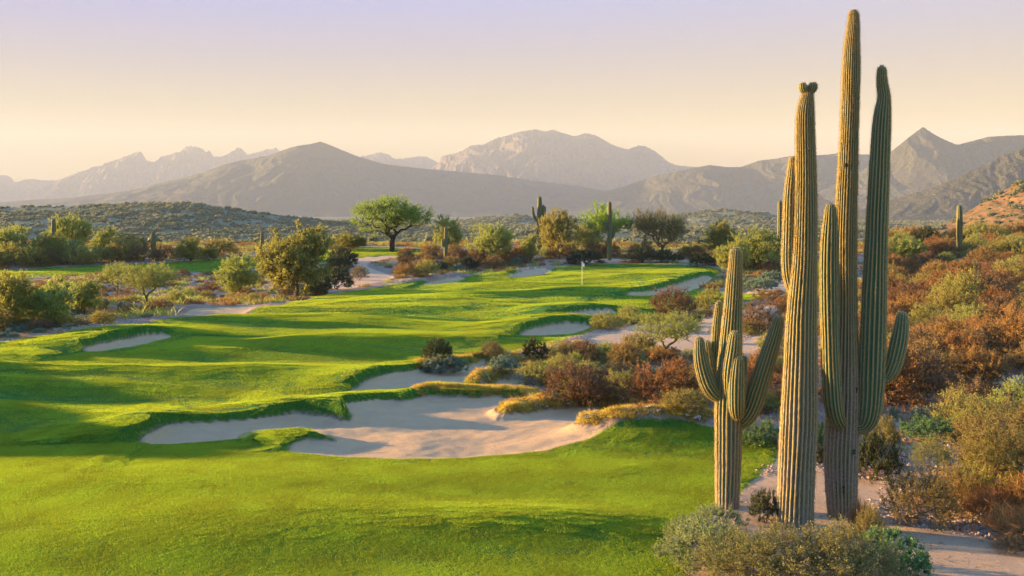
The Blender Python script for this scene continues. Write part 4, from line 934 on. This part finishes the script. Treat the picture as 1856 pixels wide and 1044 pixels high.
# ------------------------------------------------------------------ grass (uncountable)
def blades(n, size, h, w, rng, lean=.35, round_=0):
    if round_:
        a = rng.uniform(0, 6.283, n); r = size / 2 * rng.uniform(0, 1, n) ** round_; P = np.stack([np.cos(a) * r, np.sin(a) * r, np.zeros(n)], -1)
    else: P = np.stack([rng.uniform(-size / 2, size / 2, n), rng.uniform(-size / 2, size / 2, n), np.zeros(n)], -1)
    d = nrm(np.array([0, 0, 1.]) + rng.normal(size=(n, 3)) * [lean, lean, 0]); hh = h * rng.uniform(.55, 1.2, n)[:, None]
    if size > .5: hh = hh * (1 + .35 * noise(P[:, 0] / size * 5 + 40, P[:, 1] / size * 9 + 40, int(size * 100) + n % 7))[:, None].clip(.25, 2.2)
    s = nrm(np.cross(d, rng.normal(size=(n, 3)))) * w * rng.uniform(.6, 1.3, n)[:, None] / 2
    P[:, 2] -= h * .15; m = P + d * hh * .6; tip = P + d * hh + (d * [1, 1, 0]) * hh * .5
    V = np.stack([P - s, P + s, m + s * .8, tip, m - s * .8], 1).reshape(-1, 3)
    return V, np.arange(n * 5).reshape(-1, 5), np.repeat(rng.uniform(0, 1, n), 5)
def blade_mesh(name, mat, seed, *a, **k):
    V, Fc, t = blades(*a, np.random.default_rng(seed), **k); return mesh_np(name, V, [Fc], MAT[mat], False, None, dict(tint=t))
def instancer(name, meshes, P, yaw, scl, kind='stuff', label='', align=True):
    """scatter small grass patches over the ground at the given points"""
    x, y = P[:, 0], P[:, 1]; h = height(x, y); e = .12
    gx = (height(x + e, y) - h) / e; gy = (height(x, y + e) - h) / e
    if not align: gx = gx * 0; gy = gy * 0
    rot = np.empty((len(P), 3), np.float32)
    for i in range(len(P)):
        q = Vector((0, 0, 1)).rotation_difference(Vector((-gx[i], -gy[i], 1)))
        m = q.to_matrix() @ __import__('mathutils').Matrix.Rotation(yaw[i], 3, 'Z'); rot[i] = m.to_euler()
    me = bpy.data.meshes.new(name); me.vertices.add(len(P)); me.vertices.foreach_set('co', np.stack([x, y, h + ZC], -1).astype(np.float32).ravel())
    a = me.attributes.new('rot', 'FLOAT_VECTOR', 'POINT'); a.data.foreach_set('vector', rot.ravel())
    a = me.attributes.new('scl', 'FLOAT', 'POINT'); a.data.foreach_set('value', scl.astype(np.float32))
    o = link(name, me); tag(o, label, None, None, kind)
    c = bpy.data.collections.new(name + ' patches')
    for i, m in enumerate(meshes): c.objects.link(bpy.data.objects.new(name + '_patch', m))
    ng = bpy.data.node_groups.new(name, 'GeometryNodeTree'); ng.interface.new_socket('Geometry', in_out='INPUT', socket_type='NodeSocketGeometry'); ng.interface.new_socket('Geometry', in_out='OUTPUT', socket_type='NodeSocketGeometry')
    N = ng.nodes.new; L = ng.links.new; gi = N('NodeGroupInput'); go = N('NodeGroupOutput'); ip = N('GeometryNodeInstanceOnPoints')
    ci = N('GeometryNodeCollectionInfo'); ci.inputs['Collection'].default_value = c; ci.inputs['Separate Children'].default_value = True; ci.inputs['Reset Children'].default_value = True
    L(gi.outputs[0], ip.inputs['Points']); L(ci.outputs[0], ip.inputs['Instance']); ip.inputs['Pick Instance'].default_value = True
    ar = N('GeometryNodeInputNamedAttribute'); ar.data_type = 'FLOAT_VECTOR'; ar.inputs['Name'].default_value = 'rot'; L(ar.outputs['Attribute'], ip.inputs['Rotation'])
    asc = N('GeometryNodeInputNamedAttribute'); asc.data_type = 'FLOAT'; asc.inputs['Name'].default_value = 'scl'; L(asc.outputs['Attribute'], ip.inputs['Scale'])
    L(ip.outputs[0], go.inputs[0]); md = o.modifiers.new('grass', 'NODES'); md.node_group = ng
    return o
def field(d0, d1, step, cond, seed, px0=-260, px1=2080):
    rng = np.random.default_rng(seed); xm0 = (px0 - CX) / F * d1; xm1 = (px1 - CX) / F * d1
    X, Y = np.meshgrid(np.arange(xm0, xm1, step), np.arange(d0, d1, step)); X = X.ravel(); Y = Y.ravel()
    X = X + rng.uniform(-.5, .5, len(X)) * step * .9; Y = Y + rng.uniform(-.5, .5, len(Y)) * step * .9
    px = CX + F * X / Y; k = (px > px0) & (px < px1) & (Y > d0) & (Y < d1); X = X[k]; Y = Y[k]
    Z = zones(X, Y); k = cond(*Z); return np.stack([X[k], Y[k]], -1), rng
def turf_layer(name, label, d0, d1, step, patches, cond, seed, smin=.8, smax=1.2, mat=None, any_yaw=False):
    P, rng = field(d0, d1, step, cond, seed)
    yaw = rng.uniform(0, 6.283, len(P)); scl = rng.uniform(smin, smax, len(P))
    print(name, len(P)); return instancer(name, patches, P, yaw, scl, label=label)
near = [blade_mesh('turf near', 'turf', 300 + i, 2600, .86, .019, .0060, lean=.55, round_=.62) for i in range(3)]
turf_layer('turf_grass', 'mown fairway grass in the foreground', 13.2, 25, .34, near, lambda s, w, r, t: t > .32, 1)
mid = [blade_mesh('turf mid', 'turf', 310 + i, 2000, 1.7, .018, .012, lean=.55, round_=.62) for i in range(3)]
turf_layer('turf_grass', 'mown fairway grass in the middle distance', 25, 55, .62, mid, lambda s, w, r, t: t > .65, 2)
farp = [blade_mesh('turf far', 'turf', 320 + i, 1500, 3.6, .027, .033, lean=.5, round_=.62) for i in range(3)]
turf_layer('turf_grass', 'mown grass of the far fairway and the green', 55, 150, 1.4, farp, lambda s, w, r, t: t > 1.2, 3)
edge = [blade_mesh('turf edge', 'turf', 330 + i, 70, .17, .022, .0055, lean=.5, round_=.5) for i in range(4)]
turf_layer('turf_fringe', 'longer grass fringe hanging over the bunker edges', 13.2, 32, .10, edge, lambda s, w, r, t: (t > .01) & (t < .34) & (r < 0), 4)
edge2 = [blade_mesh('turf edge far', 'turf', 340 + i, 70, .34, .024, .013, lean=.5, round_=.5) for i in range(4)]
turf_layer('turf_fringe', 'grass fringe along the farther bunkers and fairway edges', 32, 75, .22, edge2, lambda s, w, r, t: (t > .01) & (t < .62) & (r < 0), 5)
edge3 = [blade_mesh('turf edge farthest', 'turf', 345 + i, 60, .8, .04, .04, lean=.5, round_=.5) for i in range(3)]
turf_layer('turf_fringe', 'grass fringe around the distant green', 75, 150, .55, edge3, lambda s, w, r, t: (t > .02) & (t < 1.3), 6)
gg = [blade_mesh('golden tuft', 'gold_grass', 350 + i, 80, .26, .12, .007, lean=.45, round_=.5) for i in range(4)]
turf_layer('golden_grass', 'unmown golden grass on the fingers between the bunkers', 17, 60, .15, gg, lambda s, w, r, t: (r > -.03) & (s < -.02), 7, .6, 1.3)
gd = [blade_mesh('dry tuft', 'gold_grass', 360 + i, 40, .22, .16, .006, lean=.6, round_=.5) for i in range(2)] + [blade_mesh('dry tuft', 'red_grass', 364 + i, 40, .24, .18, .006, lean=.6, round_=.5) for i in range(3)]
turf_layer('dry_grass', 'sparse dry grass tufts between the desert bushes', 14, 45, .48, gd, lambda s, w, r, t: (t < -.3) & (s < -.3) & (w < -.15), 8, .6, 1.6)
gd2 = [blade_mesh('dry tuft far', 'rust', 370 + i, 90, .9, .34, .03, lean=.6, round_=.5) for i in range(2)] + [blade_mesh('dry tuft far', 'olive', 374 + i, 90, .9, .34, .03, lean=.6, round_=.5) for i in range(2)] + [blade_mesh('dry tuft far', 'brown', 377, 90, .9, .34, .03, lean=.6, round_=.5)]
turf_layer('dry_grass', 'low dry undergrowth covering the distant desert ground', 45, 190, 1.7, gd2, lambda s, w, r, t: (t < -.8) & (s < -.8) & (w < -.6), 9, .6, 1.8)
lt = [blade_mesh('litter', 'brown', 380 + i, 26, .5, .05, .006, lean=3.0, round_=.5) for i in range(3)]
turf_layer('leaf_litter', 'fallen twigs and leaf litter on the desert sand', 13.5, 34, .42, lt, lambda s, w, r, t: (t < -.15) & (s < -.3), 12, .5, 1.5)
# pebbles
def pebbles():
    rng = np.random.default_rng(5); ms = []
    t = NT('pebble stone'); P = t.n('ShaderNodeTexCoord').outputs['Object']; rn = t.n('ShaderNodeObjectInfo').outputs['Random']
    mt = t.done(t.princ(t.mix(t.noise(P, 6, 3), (.22, .15, .11), (.46, .36, .28)), .9)); MAT['pebble'] = mt
    for i in range(3):
        Vs = []; Fs = []; o = 0
        for k in range(26):
            r = rng.uniform(.015, .05); c = np.array([rng.uniform(-.3, .3), rng.uniform(-.3, .3), r * .2])
            ph = np.array([[1, 0, 0], [.4, .9, 0], [-.7, .6, 0], [-.9, -.4, 0], [.1, -1, 0], [.8, -.6, 0], [.4, .1, .8], [-.4, .0, .7]]) * rng.uniform(.6, 1.2, (8, 1)) * r * [1, 1, .8]
            Vs.append(ph + c); Fs += [(o + a, o + b, o + 6 if a in (0, 1, 5) or b in (0,) else o + 7) for a, b in ((0, 1), (1, 2), (2, 3), (3, 4), (4, 5), (5, 0))] + [(o + 1, o + 7, o + 6), (o + 4, o + 6, o + 7)]; o += 8
        ms.append(mesh_np('pebbles', np.vstack(Vs), [np.array(Fs)], mt, False))
    turf_layer('pebbles', 'small stones strewn over the desert gravel', 14, 60, .40, ms, lambda s, w, r, t: (t < -.2) & (s < -.2) & (w < .25), 10, .5, 1.5)
pebbles()
# scrub on the hills: crowns of a few leaves each, far too many to count
def hill_scrub():
    rng = np.random.default_rng(9); ms = []
    for i in range(4):
        n = 70; d = nrm(rng.normal(size=(n, 3))); d[:, 2] = np.abs(d[:, 2]); C = d * [1., 1., .8] * rng.uniform(.5, 1, (n, 1))
        V, Fc = quads(C, nrm(rng.normal(size=(n, 3))), np.full(n, .75), np.full(n, .5), rng)
        ms.append(mesh_np('scrub', V, [Fc], MAT['scrub'], False, None, dict(tint=np.repeat(rng.uniform(0, 1, n), 4))))
    def surf(names, n, y0, y1, name, label, seed, smin, smax):
        r = np.random.default_rng(seed); pts = []
        dg = bpy.context.evaluated_depsgraph_get(); dg.update()
        obs = [bpy.data.objects[k] for k in names]
        for o in obs:
            me = o.data; co = np.empty(len(me.vertices) * 3, np.float32); me.vertices.foreach_get('co', co); co = co.reshape(-1, 3)
            fi = np.empty(len(me.polygons) * 4, np.int32); me.polygons.foreach_get('vertices', fi); q = co[fi.reshape(-1, 4)]
            ar = np.linalg.norm(np.cross(q[:, 2] - q[:, 0], q[:, 3] - q[:, 1]), axis=1); c = q.mean(1); px = CX + F * c[:, 0] / c[:, 1]
            ar = np.where((px > -100) & (px < 1960) & (c[:, 1] > y0) & (c[:, 1] < y1), ar, 0)
            if ar.sum() <= 0: continue
            ar = ar * np.clip(.12 + 2.2 * (.25 + fbm(c[:, 0] / 38, c[:, 1] / 60, 400 + seed, 4)), .05, 1.6)
            k = r.choice(len(q), int(n / len(obs)), p=ar / ar.sum()); u = r.uniform(0, 1, (len(k), 1)); v = r.uniform(0, 1, (len(k), 1))
            pts.append((q[k, 0] * (1 - u) + q[k, 1] * u) * (1 - v) + (q[k, 3] * (1 - u) + q[k, 2] * u) * v)
        P = np.vstack(pts); me = bpy.data.meshes.new(name); me.vertices.add(len(P)); me.vertices.foreach_set('co', P.astype(np.float32).ravel())
        a = me.attributes.new('rot', 'FLOAT_VECTOR', 'POINT'); rr = np.zeros((len(P), 3), np.float32); rr[:, 2] = r.uniform(0, 6.28, len(P)); a.data.foreach_set('vector', rr.ravel())
        a = me.attributes.new('scl', 'FLOAT', 'POINT'); a.data.foreach_set('value', (smin + (smax - smin) * 1.4 * r.uniform(0, 1, len(P)) ** 2.5).astype(np.float32))
        o = link(name, me); tag(o, label, None, None, 'stuff')
        c = bpy.data.collections.new(name)
        for m in ms: c.objects.link(bpy.data.objects.new('scrub_patch', m))
        ng = bpy.data.node_groups.new(name, 'GeometryNodeTree'); ng.interface.new_socket('Geometry', in_out='INPUT', socket_type='NodeSocketGeometry'); ng.interface.new_socket('Geometry', in_out='OUTPUT', socket_type='NodeSocketGeometry')
        N = ng.nodes.new; L = ng.links.new; gi = N('NodeGroupInput'); go = N('NodeGroupOutput'); ip = N('GeometryNodeInstanceOnPoints')
        ci = N('GeometryNodeCollectionInfo'); ci.inputs['Collection'].default_value = c; ci.inputs['Separate Children'].default_value = True; ci.inputs['Reset Children'].default_value = True
        L(gi.outputs[0], ip.inputs['Points']); L(ci.outputs[0], ip.inputs['Instance']); ip.inputs['Pick Instance'].default_value = True
        for nm, dt, sk in (('rot', 'FLOAT_VECTOR', 'Rotation'), ('scl', 'FLOAT', 'Scale')):
            ar = N('GeometryNodeInputNamedAttribute'); ar.data_type = dt; ar.inputs['Name'].default_value = nm; L(ar.outputs['Attribute'], ip.inputs[sk])
        L(ip.outputs[0], go.inputs[0]); md = o.modifiers.new('scrub', 'NODES'); md.node_group = ng
    hills = [o.name for o in scene.objects if o.name.startswith('hills')]
    surf([hills[1]], 7000, 480, 760, 'hill_scrub', 'scrub dotted over the low green hill at the left', 1, 1.0, 2.2)
    surf([hills[2]], 700, 220, 400, 'hill_scrub', 'scrub dotted over the sunlit stony hill at the right', 2, .5, 1.3)
    surf([hills[0]], 5000, 900, 1330, 'hill_scrub', 'scrub dotted over the low middle hills', 3, 1.5, 3.0)
    surf(['terrain'], 14000, 385, 1700, 'valley_scrub', 'scrub covering the valley floor', 4, 1.4, 3.2)
    surf(['ground'], 2500, 165, 400, 'valley_scrub', 'scrub covering the slope beyond the course', 5, .8, 1.8)
hill_scrub()
